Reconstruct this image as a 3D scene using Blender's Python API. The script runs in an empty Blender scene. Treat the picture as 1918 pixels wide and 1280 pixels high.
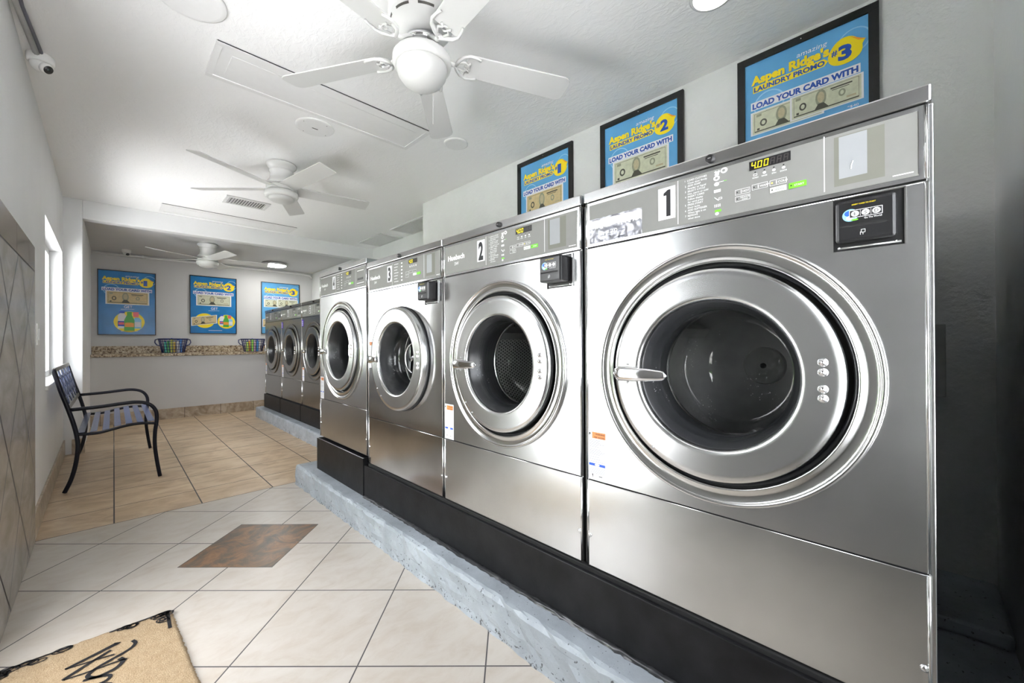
import bpy, math, random
from mathutils import Vector, Matrix
random.seed(7)
scene = bpy.context.scene
COL = scene.collection
pi = math.pi
def rad(a): return a * pi / 180

# ------------------------------------------------------------------ camera
cam_data = bpy.data.cameras.new('camera')
cam = bpy.data.objects.new('camera', cam_data); COL.objects.link(cam)
F_PX = 750.0
cam_data.sensor_width = 36.0
cam_data.lens = F_PX / 1918 * 36.0
cam_data.clip_start = 0.02
yaw, pitch, roll = rad(44.85), rad(0.14), -0.0048
_f = Vector((math.sin(yaw) * math.cos(pitch), math.cos(yaw) * math.cos(pitch), math.sin(pitch)))
_r0 = Vector((math.cos(yaw), -math.sin(yaw), 0)); _u0 = _r0.cross(_f)
_r = _r0 * math.cos(roll) + _u0 * math.sin(roll); _u = _u0 * math.cos(roll) - _r0 * math.sin(roll)
cam.matrix_world = Matrix(((_r.x, _u.x, -_f.x, 0), (_r.y, _u.y, -_f.y, 0), (_r.z, _u.z, -_f.z, 1.06), (0, 0, 0, 1)))
scene.camera = cam

# ------------------------------------------------------------------ world, daylight, exposure
world = bpy.data.worlds.new('daylight_sky'); scene.world = world; world.use_nodes = True
wn = world.node_tree.nodes; wl = world.node_tree.links
bg = wn['Background']
sky = wn.new('ShaderNodeTexSky'); sky.sky_type = 'NISHITA'; sky.sun_disc = False
sky.sun_elevation = rad(48); sky.sun_rotation = rad(20); sky.air_density = 1.0; sky.dust_density = 3.0
mixw = wn.new('ShaderNodeMixRGB'); mixw.inputs['Fac'].default_value = 0.95
mixw.inputs['Color2'].default_value = (1.0, 1.0, 1.0, 1)
wl.new(sky.outputs[0], mixw.inputs['Color1']); wl.new(mixw.outputs[0], bg.inputs['Color'])
bg.inputs['Strength'].default_value = 7.0
def light(name, kind, loc, rot, energy, color=(1, 1, 1), **kw):
    d = bpy.data.lights.new(name, kind); d.energy = energy; d.color = color
    for k, v in kw.items(): setattr(d, k, v)
    o = bpy.data.objects.new(name, d); o.location = loc; o.rotation_euler = rot; COL.objects.link(o); return o
sun = light('sun', 'SUN', (6, 6, 12), (rad(22), 0, rad(135)), 42.0, (1.0, 0.985, 0.965), angle=rad(1.5))
# the sky is sampled through the openings of the left wall
for nm, y0, y1, z0, z1 in (('door_daylight', 1.15, 2.2, 0.02, 2.1), ('window_daylight', 4.08, 5.6, 0.78, 1.93)):
    p = light(nm, 'AREA', (-0.50, (y0 + y1) / 2, (z0 + z1) / 2), (0, rad(-90), 0), 1.0, shape='RECTANGLE', size=z1 - z0, size_y=y1 - y0)
    p.data.cycles.is_portal = True
p = light('added_window_daylight', 'AREA', (0.50, -0.40, 1.35), (rad(90), 0, 0), 1.0, shape='RECTANGLE', size=0.9, size_y=1.6)  # sky portal at the added front window, out of view
p.data.cycles.is_portal = True
scene.view_settings.view_transform = 'Standard'; scene.view_settings.look = 'None'
scene.view_settings.gamma = 1.0; scene.view_settings.use_curve_mapping = False
scene.view_settings.exposure = 0.55
scene.cycles.max_bounces = 12; scene.cycles.diffuse_bounces = 8; scene.cycles.glossy_bounces = 6
scene.cycles.transparent_max_bounces = 16; scene.cycles.sample_clamp_indirect = 0.0
scene.cycles.caustics_reflective = False; scene.cycles.caustics_refractive = False
scene.cycles.use_denoising = True

# ------------------------------------------------------------------ materials
class N:
    def __init__(s, name):
        s.m = bpy.data.materials.new(name); s.m.use_nodes = True
        s.t = s.m.node_tree; s.n = s.t.nodes; s.l = s.t.links
        s.b = s.n['Principled BSDF']; s._tc = None
    def link(s, a, b): s.l.new(a, b)
    @property
    def obj(s):
        if not s._tc: s._tc = s.n.new('ShaderNodeTexCoord')
        return s._tc.outputs['Object']
    def val(s, sock, v):
        if isinstance(v, (int, float)): sock.default_value = v
        else: s.l.new(v, sock)
    def math(s, op, a, b=0.0, c=None):
        n = s.n.new('ShaderNodeMath'); n.operation = op; s.val(n.inputs[0], a); s.val(n.inputs[1], b)
        if c is not None: s.val(n.inputs[2], c)
        return n.outputs[0]
    def sep(s, v):
        n = s.n.new('ShaderNodeSeparateXYZ'); s.l.new(v, n.inputs[0]); return n.outputs
    def comb(s, x, y, z):
        n = s.n.new('ShaderNodeCombineXYZ'); s.val(n.inputs[0], x); s.val(n.inputs[1], y); s.val(n.inputs[2], z); return n.outputs[0]
    def mapping(s, scale=(1, 1, 1), rot=(0, 0, 0), loc=(0, 0, 0)):
        n = s.n.new('ShaderNodeMapping'); n.inputs['Scale'].default_value = scale; n.inputs['Rotation'].default_value = rot
        n.inputs['Location'].default_value = loc; s.l.new(s.obj, n.inputs[0]); return n.outputs[0]
    def noise(s, vec, scale, detail=4, rough=0.5, dist=0.0):
        n = s.n.new('ShaderNodeTexNoise'); s.l.new(vec, n.inputs['Vector']); n.inputs['Scale'].default_value = scale
        n.inputs['Detail'].default_value = detail; n.inputs['Roughness'].default_value = rough; n.inputs['Distortion'].default_value = dist
        return n.outputs['Fac']
    def ramp(s, fac, stops):
        n = s.n.new('ShaderNodeValToRGB'); s.l.new(fac, n.inputs[0]); e = n.color_ramp.elements
        while len(e) < len(stops): e.new(0.5)
        for el, (p, c) in zip(e, stops):
            el.position = p; el.color = (*c, 1) if len(c) == 3 else c
        return n.outputs[0]
    def mix(s, fac, a, b, mode='MIX'):
        n = s.n.new('ShaderNodeMixRGB'); n.blend_type = mode; s.val(n.inputs[0], fac)
        for i, v in ((1, a), (2, b)):
            if isinstance(v, tuple): n.inputs[i].default_value = (*v, 1)
            else: s.l.new(v, n.inputs[i])
        return n.outputs[0]
    def bump(s, h, strength=0.3, dist=0.01, prev=None):
        n = s.n.new('ShaderNodeBump'); s.l.new(h, n.inputs['Height']); n.inputs['Strength'].default_value = strength
        n.inputs['Distance'].default_value = dist
        if prev is not None: s.l.new(prev, n.inputs['Normal'])
        s.l.new(n.outputs[0], s.b.inputs['Normal']); return n.outputs[0]
    def color(s, v):
        if isinstance(v, tuple): s.b.inputs['Base Color'].default_value = (*v, 1)
        else: s.l.new(v, s.b.inputs['Base Color'])
    def set(s, rough=None, metal=None, spec=None, **kw):
        if rough is not None: s.val(s.b.inputs['Roughness'], rough)
        if metal is not None: s.b.inputs['Metallic'].default_value = metal
        if spec is not None: s.b.inputs['Specular IOR Level'].default_value = spec
        for k, v in kw.items(): s.b.inputs[k.replace('_', ' ')].default_value = v
    def line(s, c, pitch, off, hw):
        a = s.math('DIVIDE', s.math('SUBTRACT', c, off), pitch)
        fr = s.math('ABSOLUTE', s.math('SUBTRACT', s.math('FRACT', s.math('ADD', a, 0.5)), 0.5))
        return s.math('LESS_THAN', fr, hw / pitch)
    def cell(s, c, pitch, off): return s.math('FLOOR', s.math('DIVIDE', s.math('SUBTRACT', c, off), pitch))

def plain(name, c, rough=0.5, metal=0.0, spec=None, nz=0.04, nscale=30, bump=0.0, bscale=80, bdist=0.002, **kw):
    m = N(name)
    if nz:
        v = m.noise(m.obj, nscale, 3)
        k = m.ramp(v, [(0.3, tuple(max(0, x * (1 - nz)) for x in c)), (0.7, tuple(min(1, x * (1 + nz)) for x in c))])
        m.color(k)
    else: m.color(c)
    m.set(rough=rough, metal=metal, spec=spec, **kw)
    if bump: m.bump(m.noise(m.obj, bscale, 5, 0.6), bump, bdist)
    return m.m
def steel(name, c=(0.60, 0.60, 0.585), rough=0.24, wave=0.25, wscale=1.6, wdist=0.02, streak=(2, 2, 120), sb=0.02):
    m = N(name)
    v = m.noise(m.mapping(scale=streak), 3.0, 3, 0.6)
    sm = m.noise(m.obj, 5.0, 4, 0.6)
    col = m.ramp(sm, [(0.25, tuple(x * 0.90 for x in c)), (0.75, tuple(min(1, x * 1.07) for x in c))])
    if sb: m.color(col)
    else: m.color(c)
    if not sb: m.set(rough=rough, metal=1.0); return m.m
    m.set(rough=m.math('ADD', m.math('MULTIPLY', v, 0.06), m.math('ADD', m.math('MULTIPLY', sm, 0.04), rough - 0.05)), metal=1.0)
    b1 = m.bump(m.noise(m.obj, wscale, 1, 0.3), wave, wdist) if wave else None
    
    if sb: m.bump(v, sb, 0.001, b1)
    return m.m
def emit(name, c, s):
    m = N(name); m.color((0, 0, 0)); m.b.inputs['Emission Color'].default_value = (*c, 1); m.b.inputs['Emission Strength'].default_value = s
    m.set(rough=0.5); return m.m

M = {}
M['wall'] = plain('painted_wall', (0.73, 0.735, 0.735), 0.55, nz=0.02, nscale=3, bump=0.35, bscale=34, bdist=0.004)
M['wall_grey'] = plain('grey_painted_wall', (0.60, 0.60, 0.60), 0.6, nz=0.02, nscale=3, bump=0.15, bscale=60, bdist=0.002)
M['wall_reflection_dark'] = plain('reflection_darkened_wall', (0.17, 0.168, 0.16), 0.6, nz=0.03, nscale=3, bump=0.2, bscale=40, bdist=0.003)  # unseen near wall made darker to darken the nearest washer's reflection
M['rough_wall'] = plain('rough_plaster_wall', (0.70, 0.705, 0.70), 0.6, nz=0.03, nscale=5, bump=0.7, bscale=28, bdist=0.008)
def ceiling_mat():
    m = N('textured_ceiling'); m.color((0.88, 0.88, 0.87)); m.set(rough=0.7)
    a = m.noise(m.mapping(scale=(1, 0.55, 1)), 32, 5, 0.62, 0.6)
    h = m.ramp(a, [(0.45, (0, 0, 0)), (0.62, (1, 1, 1))])
    m.bump(h, 0.22, 0.004); return m.m
M['ceiling'] = ceiling_mat()
M['white'] = plain('white_enamel', (0.68, 0.68, 0.665), 0.40, nz=0.0)
M['white_flat'] = plain('white_paint', (0.80, 0.80, 0.79), 0.6, nz=0.01)
M['frost'] = plain('frosted_glass', (0.62, 0.62, 0.605), 0.35, nz=0.0)
M['plastic_white'] = plain('white_plastic', (0.80, 0.80, 0.78), 0.4, nz=0.0)
M['black'] = plain('black_plastic', (0.012, 0.012, 0.013), 0.32, nz=0.0)
M['black_matte'] = plain('black_void', (0.008, 0.008, 0.008), 0.8, nz=0.0)
M['rubber'] = plain('black_rubber', (0.022, 0.023, 0.025), 0.28, nz=0.1, nscale=20)
M['base_black'] = plain('black_base_paint', (0.009, 0.009, 0.010), 0.42, spec=0.22, nz=0.5, nscale=12, bump=0.25, bscale=25, bdist=0.003)
M['chrome'] = plain('chrome', (0.86, 0.86, 0.87), 0.09, 1.0, nz=0.0)
M['polished'] = steel('polished_steel', (0.72, 0.72, 0.71), 0.17, 0.03, streak=(3, 3, 3), sb=0)
M['steel'] = steel('brushed_steel', (0.64, 0.645, 0.65), 0.25, 0.25)
M['steel_wavy'] = steel('wavy_steel', (0.66, 0.665, 0.67), 0.17, 0.6, 2.2, 0.04)
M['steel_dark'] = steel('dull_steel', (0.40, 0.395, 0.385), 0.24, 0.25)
M['cap'] = steel('cap_steel', (0.60, 0.60, 0.60), 0.24, 0.05)
M['bezel'] = steel('door_steel', (0.65, 0.655, 0.66), 0.26, 0, streak=(3, 3, 3), sb=0)
M['face'] = plain('grey_overlay', (0.215, 0.215, 0.205), 0.5, spec=0.22, nz=0.02)
M['face_dark'] = plain('olive_overlay', (0.17, 0.17, 0.145), 0.5, spec=0.22, nz=0.02)
M['face_light'] = plain('pale_grey_overlay', (0.29, 0.30, 0.31), 0.5, spec=0.22, nz=0.02)
M['ink_white'] = plain('white_ink', (0.85, 0.85, 0.85), 0.5, nz=0.0)
M['ink_black'] = plain('black_ink', (0.01, 0.01, 0.012), 0.5, nz=0.0)
M['paper'] = plain('white_paper', (0.80, 0.80, 0.83), 0.45, nz=0.01)
M['ink_grey'] = plain('grey_ink', (0.13, 0.13, 0.17), 0.5, nz=0.0)
M['green'] = plain('green_button', (0.16, 0.62, 0.03), 0.4, nz=0.0)
M['palegreen'] = plain('pale_button', (0.72, 0.82, 0.68), 0.4, nz=0.0)
M['orange'] = plain('orange_ink', (0.80, 0.27, 0.08), 0.5, nz=0.0)
M['blue_ink'] = plain('blue_ink', (0.02, 0.10, 0.55), 0.5, nz=0.0)
M['purple'] = plain('purple_tag', (0.10, 0.05, 0.45), 0.5, nz=0.0)
M['digits'] = emit('lit_digits', (1.0, 0.85, 0.02), 1.3)
M['digits_off'] = plain('unlit_digits', (0.07, 0.06, 0.06), 0.5, nz=0.0)
M['led'] = emit('yellow_led', (1.0, 0.85, 0.1), 2.0)
M['foil'] = steel('torn_foil', (0.34, 0.34, 0.37), 0.40, 0.9, 40, 0.01, (30, 3, 60))
M['zinc'] = plain('zinc', (0.55, 0.55, 0.55), 0.35, 0.9, nz=0.05)
M['conduit'] = plain('grey_conduit', (0.45, 0.45, 0.44), 0.45, nz=0.05)
# poster inks
M['p_blue'] = plain('poster_blue', (0.13, 0.40, 0.72), 0.18, nz=0.10, nscale=4)
M['p_blue_gloss'] = plain('poster_blue_deep', (0.020, 0.20, 0.50), 0.24, spec=0.35, nz=0.15, nscale=5, bump=0.25, bscale=7, bdist=0.006)
M['p_yellow'] = plain('poster_yellow', (0.92, 0.72, 0.01), 0.35, nz=0.0)
M['p_navy'] = plain('poster_navy', (0.015, 0.08, 0.42), 0.35, nz=0.0)
M['p_note'] = plain('poster_note', (0.60, 0.62, 0.47), 0.4, nz=0.08, nscale=60)
M['p_note2'] = plain('poster_note_tan', (0.62, 0.50, 0.27), 0.4, nz=0.08, nscale=60)
M['p_dark'] = plain('poster_dark', (0.07, 0.07, 0.05), 0.4, nz=0.0)
M['p_mid'] = plain('poster_mid', (0.30, 0.31, 0.22), 0.4, nz=0.1, nscale=80)
M['p_skin'] = plain('poster_portrait', (0.50, 0.44, 0.28), 0.4, nz=0.1, nscale=80)
M['p_green'] = plain('poster_green', (0.06, 0.38, 0.04), 0.35, nz=0.0)
M['p_red'] = plain('poster_red', (0.80, 0.13, 0.14), 0.35, nz=0.0)
M['p_orange'] = plain('poster_orange', (0.85, 0.33, 0.03), 0.35, nz=0.0)
M['p_lblue'] = plain('poster_light_blue', (0.25, 0.55, 0.80), 0.35, nz=0.0)
M['frame_black'] = plain('black_frame', (0.012, 0.011, 0.011), 0.35, nz=0.0)
# bench
M['iron'] = plain('black_iron', (0.005, 0.005, 0.010), 0.38, spec=0.25, nz=0.1, nscale=40)
M['slat'] = plain('blue_grey_slat', (0.095, 0.115, 0.20), 0.24, 0.2, nz=0.25, nscale=12)
M['slat_edge'] = plain('grey_bronze', (0.10, 0.095, 0.085), 0.3, 0.3, nz=0.1)
M['basket'] = plain('navy_basket', (0.01, 0.02, 0.12), 0.4, nz=0.0)
M['granite'] = None
def granite():
    m = N('granite')
    a = m.noise(m.obj, 45, 6, 0.7, 0.4); b = m.noise(m.obj, 14, 3, 0.6)
    c = m.ramp(a, [(0.36, (0.05, 0.035, 0.03)), (0.44, (0.28, 0.20, 0.13)), (0.52, (0.55, 0.47, 0.34)), (0.62, (0.72, 0.66, 0.54))])
    c2 = m.ramp(b, [(0.4, (0.75, 0.70, 0.64)), (0.6, (1, 1, 1))])
    m.color(m.mix(1.0, c, c2, 'MULTIPLY')); m.set(rough=0.38, spec=0.3); return m.m
M['granite'] = granite()
def floor_mat():
    m = N('floor_tile'); x, y, z = m.sep(m.obj)
    S = math.sqrt(0.5)
    d1 = m.math('MULTIPLY', m.math('ADD', x, y), S); d2 = m.math('MULTIPLY', m.math('SUBTRACT', x, y), S)
    p1, o1, p2, o2 = 0.405, 2.124, 0.421, -0.516
    gd = m.math('MAXIMUM', m.line(d1, p1, o1, 0.0024), m.line(d2, p2, o2, 0.0024))
    gs = m.math('MAXIMUM', m.line(x, 0.416, 0.0, 0.0035), m.line(y, 0.405, 3.68, 0.0032))
    far = m.math('GREATER_THAN', y, 3.345)
    g = m.math('ADD', m.math('MULTIPLY', gd, m.math('SUBTRACT', 1.0, far)), m.math('MULTIPLY', gs, far))
    g = m.math('MAXIMUM', g, m.math('LESS_THAN', m.math('ABSOLUTE', m.math('SUBTRACT', y, 3.345)), 0.003))
    # dark inlaid square, set over a joint crossing
    u = m.math('ABSOLUTE', m.math('SUBTRACT', d1, 2.122)); v = m.math('ABSOLUTE', m.math('SUBTRACT', d2, -1.372))
    w = m.math('MAXIMUM', u, v)
    inl = m.math('LESS_THAN', w, 0.226); inn = m.math('LESS_THAN', w, 0.2225)
    g = m.math('MAXIMUM', m.math('MULTIPLY', g, m.math('SUBTRACT', 1.0, inl)), m.math('SUBTRACT', inl, inn))
    cid = m.comb(m.math('ADD', m.math('MULTIPLY', m.cell(d1, p1, o1), m.math('SUBTRACT', 1.0, far)), m.math('MULTIPLY', m.cell(x, 0.416, 0.0), far)),
                 m.math('ADD', m.math('MULTIPLY', m.cell(d2, p2, o2), m.math('SUBTRACT', 1.0, far)), m.math('MULTIPLY', m.cell(y, 0.405, 3.68), far)), far)
    wn_ = m.n.new('ShaderNodeTexWhiteNoise'); wn_.noise_dimensions = '3D'; m.link(cid, wn_.inputs['Vector'])
    off = m.n.new('ShaderNodeVectorMath'); off.operation = 'MULTIPLY_ADD'; m.link(wn_.outputs['Color'], off.inputs[0]); off.inputs[1].default_value = (9, 9, 9)
    m.link(m.obj, off.inputs[2]); vec = off.outputs[0]
    mp = m.n.new('ShaderNodeMapping'); mp.inputs['Scale'].default_value = (1.2, 2.0, 1); m.link(vec, mp.inputs[0])
    a = m.noise(mp.outputs[0], 3.5, 6, 0.62, 1.0); b = m.noise(mp.outputs[0], 9, 5, 0.6, 0.5)
    tile = m.ramp(a, [(0.25, (0.42, 0.37, 0.31)), (0.42, (0.505, 0.475, 0.43)), (0.65, (0.56, 0.54, 0.505))])
    tile = m.mix(m.math('MULTIPLY', wn_.outputs['Value'], 0.35), tile, (0.51, 0.46, 0.39))
    tile = m.mix(0.35, tile, m.ramp(b, [(0.32, (0.44, 0.38, 0.32)), (0.55, (0.56, 0.54, 0.51))]))
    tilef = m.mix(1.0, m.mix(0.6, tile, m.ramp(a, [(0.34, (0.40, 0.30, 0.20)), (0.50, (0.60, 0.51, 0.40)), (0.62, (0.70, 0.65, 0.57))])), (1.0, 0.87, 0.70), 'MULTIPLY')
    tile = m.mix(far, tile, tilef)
    sl = m.noise(m.obj, 7, 6, 0.7, 0.8)
    dark = m.ramp(sl, [(0.30, (0.055, 0.06, 0.055)), (0.46, (0.13, 0.095, 0.065)), (0.56, (0.24, 0.13, 0.065)), (0.70, (0.33, 0.20, 0.11))])
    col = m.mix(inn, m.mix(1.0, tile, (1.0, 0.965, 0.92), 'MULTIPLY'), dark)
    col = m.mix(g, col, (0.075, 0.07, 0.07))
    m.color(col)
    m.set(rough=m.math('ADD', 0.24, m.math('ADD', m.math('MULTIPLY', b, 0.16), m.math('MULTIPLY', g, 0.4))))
    h = m.math('ADD', m.math('MULTIPLY', g, -1.0), m.math('MULTIPLY', b, 0.10))
    m.bump(h, 0.35, 0.003); return m.m
M['floor'] = floor_mat()
def walltile(name, axis='diag'):
    m = N(name); x, y, z = m.sep(m.obj)
    S = math.sqrt(0.5)
    d1 = m.math('MULTIPLY', m.math('ADD', y, z), S); d2 = m.math('MULTIPLY', m.math('SUBTRACT', y, z), S)
    top = m.math('GREATER_THAN', z, 1.452)
    g = m.math('MAXIMUM', m.line(d1, 0.405, 0.17, 0.006), m.line(d2, 0.405, 0.10, 0.006))
    gt = m.math('MAXIMUM', m.line(y, 0.40, 0.30, 0.0025), m.math('LESS_THAN', m.math('ABSOLUTE', m.math('SUBTRACT', z, 1.452)), 0.004))
    g = m.math('ADD', m.math('MULTIPLY', g, m.math('SUBTRACT', 1.0, top)), m.math('MULTIPLY', gt, top))
    g = m.math('MAXIMUM', g, m.math('LESS_THAN', m.math('ABSOLUTE', m.math('SUBTRACT', z, 1.452)), 0.004))
    mp = m.mapping(scale=(1, 1.0, 2.2)); a = m.noise(mp, 3.2, 5, 0.6, 1.0)
    c = m.ramp(a, [(0.3, (0.30, 0.27, 0.22)), (0.5, (0.36, 0.33, 0.285)), (0.7, (0.42, 0.39, 0.345))])
    t = m.ramp(m.noise(mp, 9, 5, 0.65, 1.5), [(0.3, (0.13, 0.10, 0.075)), (0.6, (0.25, 0.20, 0.155))])
    m.color(m.mix(g, m.mix(top, c, t), (0.03, 0.022, 0.018)))
    m.set(rough=m.math('ADD', 0.25, m.math('MULTIPLY', g, 0.4))); m.bump(m.math('MULTIPLY', g, -1.0), 0.5, 0.003); return m.m
M['walltile'] = walltile('wall_tile')
def basetile(name, ax, pitch, off, warm=1.0):
    m = N(name); s = m.sep(m.obj)
    g = m.line(s[ax], pitch, off, 0.003)
    a = m.noise(m.obj, 9, 6, 0.65, 1.2)
    c = m.ramp(a, [(0.3, (0.24 * warm, 0.18 * warm, 0.12)), (0.5, (0.42 * warm, 0.34 * warm, 0.25)), (0.7, (0.56, 0.49, 0.40))])
    m.color(m.mix(g, c, (0.10, 0.07, 0.05))); m.set(rough=0.3); m.bump(m.math('MULTIPLY', g, -1.0), 0.5, 0.003); return m.m
M['basetile_y'] = basetile('skirting_tile_side', 1, 0.40, 3.62, 1.0)
M['basetile_x'] = basetile('skirting_tile_back', 0, 0.425, 0.725, 1.0)
def plinth_mat():
    m = N('painted_concrete')
    a = m.noise(m.obj, 5, 6, 0.65); sp = m.noise(m.obj, 70, 3, 0.6); sp2 = m.noise(m.obj, 26, 5, 0.7)
    col = m.ramp(a, [(0.3, (0.29, 0.32, 0.345)), (0.55, (0.385, 0.425, 0.46)), (0.75, (0.46, 0.505, 0.545))])
    z = m.sep(m.obj)[2]
    low = m.math('ADD', 0.33, m.math('MULTIPLY', m.math('LESS_THAN', z, 0.035), 0.07))
    chips = m.math('LESS_THAN', sp, low)
    chips2 = m.math('LESS_THAN', sp2, 0.325)
    streakv = m.noise(m.mapping(scale=(1, 0.8, 14)), 3, 4, 0.6)
    st = m.math('MULTIPLY', m.math('LESS_THAN', streakv, 0.36), m.math('LESS_THAN', z, 0.12))
    col = m.mix(m.math('MULTIPLY', st, 0.4), col, (0.22, 0.24, 0.26))
    col = m.mix(m.math('MAXIMUM', chips, chips2), col, (0.10, 0.105, 0.11))
    m.color(col); m.set(rough=0.42)
    b1 = m.bump(a, 0.3, 0.01); m.bump(m.math('SUBTRACT', sp2, m.math('MULTIPLY', chips, 0.5)), 0.5, 0.004, b1); return m.m
M['plinth'] = plinth_mat()
def drum_mat():
    m = N('perforated_drum'); x, y, z = m.sep(m.obj)
    zc = m.math('SUBTRACT', z, 0.834)
    ang = m.math('ARCTAN2', zc, x)
    u = m.math('MULTIPLY', ang, 18.0); v = m.math('MULTIPLY', y, 72.0)
    fu = m.math('SUBTRACT', m.math('FRACT', m.math('ADD', u, m.math('MULTIPLY', m.math('FLOOR', v), 0.5))), 0.5); fv = m.math('SUBTRACT', m.math('FRACT', v), 0.5)
    d = m.math('ADD', m.math('MULTIPLY', fu, fu), m.math('MULTIPLY', fv, fv))
    h = m.math('LESS_THAN', d, 0.07)
    m.color(m.mix(h, (0.72, 0.72, 0.70), (0.01, 0.01, 0.01))); m.set(rough=0.38, metal=0.75); return m.m
M['drum'] = drum_mat()
M['drum_back'] = plain('drum_back', (0.36, 0.36, 0.36), 0.4, 0.6, nz=0.15, nscale=9)
def glass(name, drops=False, tint=(1, 1, 1)):
    m = bpy.data.materials.new(name); m.use_nodes = True; t = m.node_tree; n = t.nodes; n.clear()
    out = n.new('ShaderNodeOutputMaterial'); mx = n.new('ShaderNodeMixShader'); tr = n.new('ShaderNodeBsdfTransparent'); gl = n.new('ShaderNodeBsdfGlossy')
    ge = n.new('ShaderNodeNewGeometry'); dt = n.new('ShaderNodeVectorMath'); dt.operation = 'DOT_PRODUCT'
    t.links.new(ge.outputs['Normal'], dt.inputs[0]); t.links.new(ge.outputs['Incoming'], dt.inputs[1])
    def mm(op, a, b=0.0):
        q = n.new('ShaderNodeMath'); q.operation = op
        for i_, v_ in enumerate((a, b)):
            if isinstance(v_, (int, float)): q.inputs[i_].default_value = v_
            else: t.links.new(v_, q.inputs[i_])
        return q.outputs[0]
    fr = mm('ADD', 0.043, mm('MULTIPLY', 0.957, mm('POWER', mm('SUBTRACT', 1.0, mm('ABSOLUTE', dt.outputs['Value'])), 5.0)))
    gl.inputs['Roughness'].default_value = 0.015; tr.inputs['Color'].default_value = (*tint, 1)
    t.links.new(fr, mx.inputs[0])
    t.links.new(tr.outputs[0], mx.inputs[1]); t.links.new(gl.outputs[0], mx.inputs[2]); t.links.new(mx.outputs[0], out.inputs[0])
    if drops:
        tc = n.new('ShaderNodeTexCoord'); vo = n.new('ShaderNodeTexVoronoi'); vo.inputs['Scale'].default_value = 130
        no = n.new('ShaderNodeTexNoise'); no.inputs['Scale'].default_value = 6
        lt = n.new('ShaderNodeMath'); lt.operation = 'LESS_THAN'; lt.inputs[1].default_value = 0.16
        gt = n.new('ShaderNodeMath'); gt.operation = 'GREATER_THAN'; gt.inputs[1].default_value = 0.60
        mu = n.new('ShaderNodeMath'); mu.operation = 'MULTIPLY'
        df = n.new('ShaderNodeBsdfDiffuse'); df.inputs[0].default_value = (0.7, 0.7, 0.7, 1); m2 = n.new('ShaderNodeMixShader')
        t.links.new(tc.outputs['Object'], vo.inputs['Vector']); t.links.new(tc.outputs['Object'], no.inputs['Vector'])
        t.links.new(vo.outputs['Distance'], lt.inputs[0]); t.links.new(no.outputs['Fac'], gt.inputs[0])
        t.links.new(lt.outputs[0], mu.inputs[0]); t.links.new(gt.outputs[0], mu.inputs[1]); t.links.new(mu.outputs[0], m2.inputs[0])
        t.links.new(mx.outputs[0], m2.inputs[1]); t.links.new(df.outputs[0], m2.inputs[2]); t.links.new(m2.outputs[0], out.inputs[0])
    return m
M['bowl'] = glass('porthole_glass', True, (0.95, 0.96, 0.96))
M['pane'] = glass('window_glass')
def coir():
    m = N('coir'); a = m.noise(m.obj, 260, 4, 0.7); b = m.noise(m.obj, 30, 4, 0.6)
    c = m.ramp(a, [(0.3, (0.26, 0.17, 0.08)), (0.5, (0.46, 0.33, 0.19)), (0.7, (0.62, 0.48, 0.31))])
    m.color(m.mix(0.3, c, m.ramp(b, [(0.35, (0.38, 0.26, 0.14)), (0.65, (0.56, 0.43, 0.27))]))); m.set(rough=0.9)
    m.bump(a, 0.9, 0.006); return m.m
M['coir'] = coir()
M['asphalt'] = plain('outdoor_paving', (0.48, 0.485, 0.495), 0.8, nz=0.15, nscale=3)
M['stucco'] = plain('outdoor_stucco', (0.62, 0.61, 0.58), 0.8, nz=0.08, nscale=2)
M['leaf'] = plain('hedge_leaves', (0.12, 0.26, 0.05), 0.6, nz=0.6, nscale=14, bump=1.0, bscale=18, bdist=0.05)
M['glass_dark'] = plain('dark_window_glass', (0.05, 0.07, 0.08), 0.08, nz=0.0)

# ------------------------------------------------------------------ mesh builder
_textcache = {}
def text_mesh(s, bold=0.0):
    k = (s, bold)
    if k in _textcache: return _textcache[k]
    cu = bpy.data.curves.new('lettering', 'FONT'); cu.body = s; cu.size = 1.0; cu.resolution_u = 3; cu.offset = bold; cu.fill_mode = 'FRONT'
    ob = bpy.data.objects.new('lettering', cu); COL.objects.link(ob)
    dg = bpy.context.evaluated_depsgraph_get(); me = bpy.data.meshes.new_from_object(ob.evaluated_get(dg))
    vs = [(v.co.x, v.co.y) for v in me.vertices]; fs = [tuple(p.vertices) for p in me.polygons]
    bpy.data.meshes.remove(me); bpy.data.objects.remove(ob); bpy.data.curves.remove(cu)
    if vs:
        x0 = min(v[0] for v in vs); x1 = max(v[0] for v in vs); y0 = min(v[1] for v in vs); y1 = max(v[1] for v in vs)
    else: x0 = x1 = y0 = y1 = 0
    _textcache[k] = (vs, fs, x0, x1, y0, y1); return _textcache[k]

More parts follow.
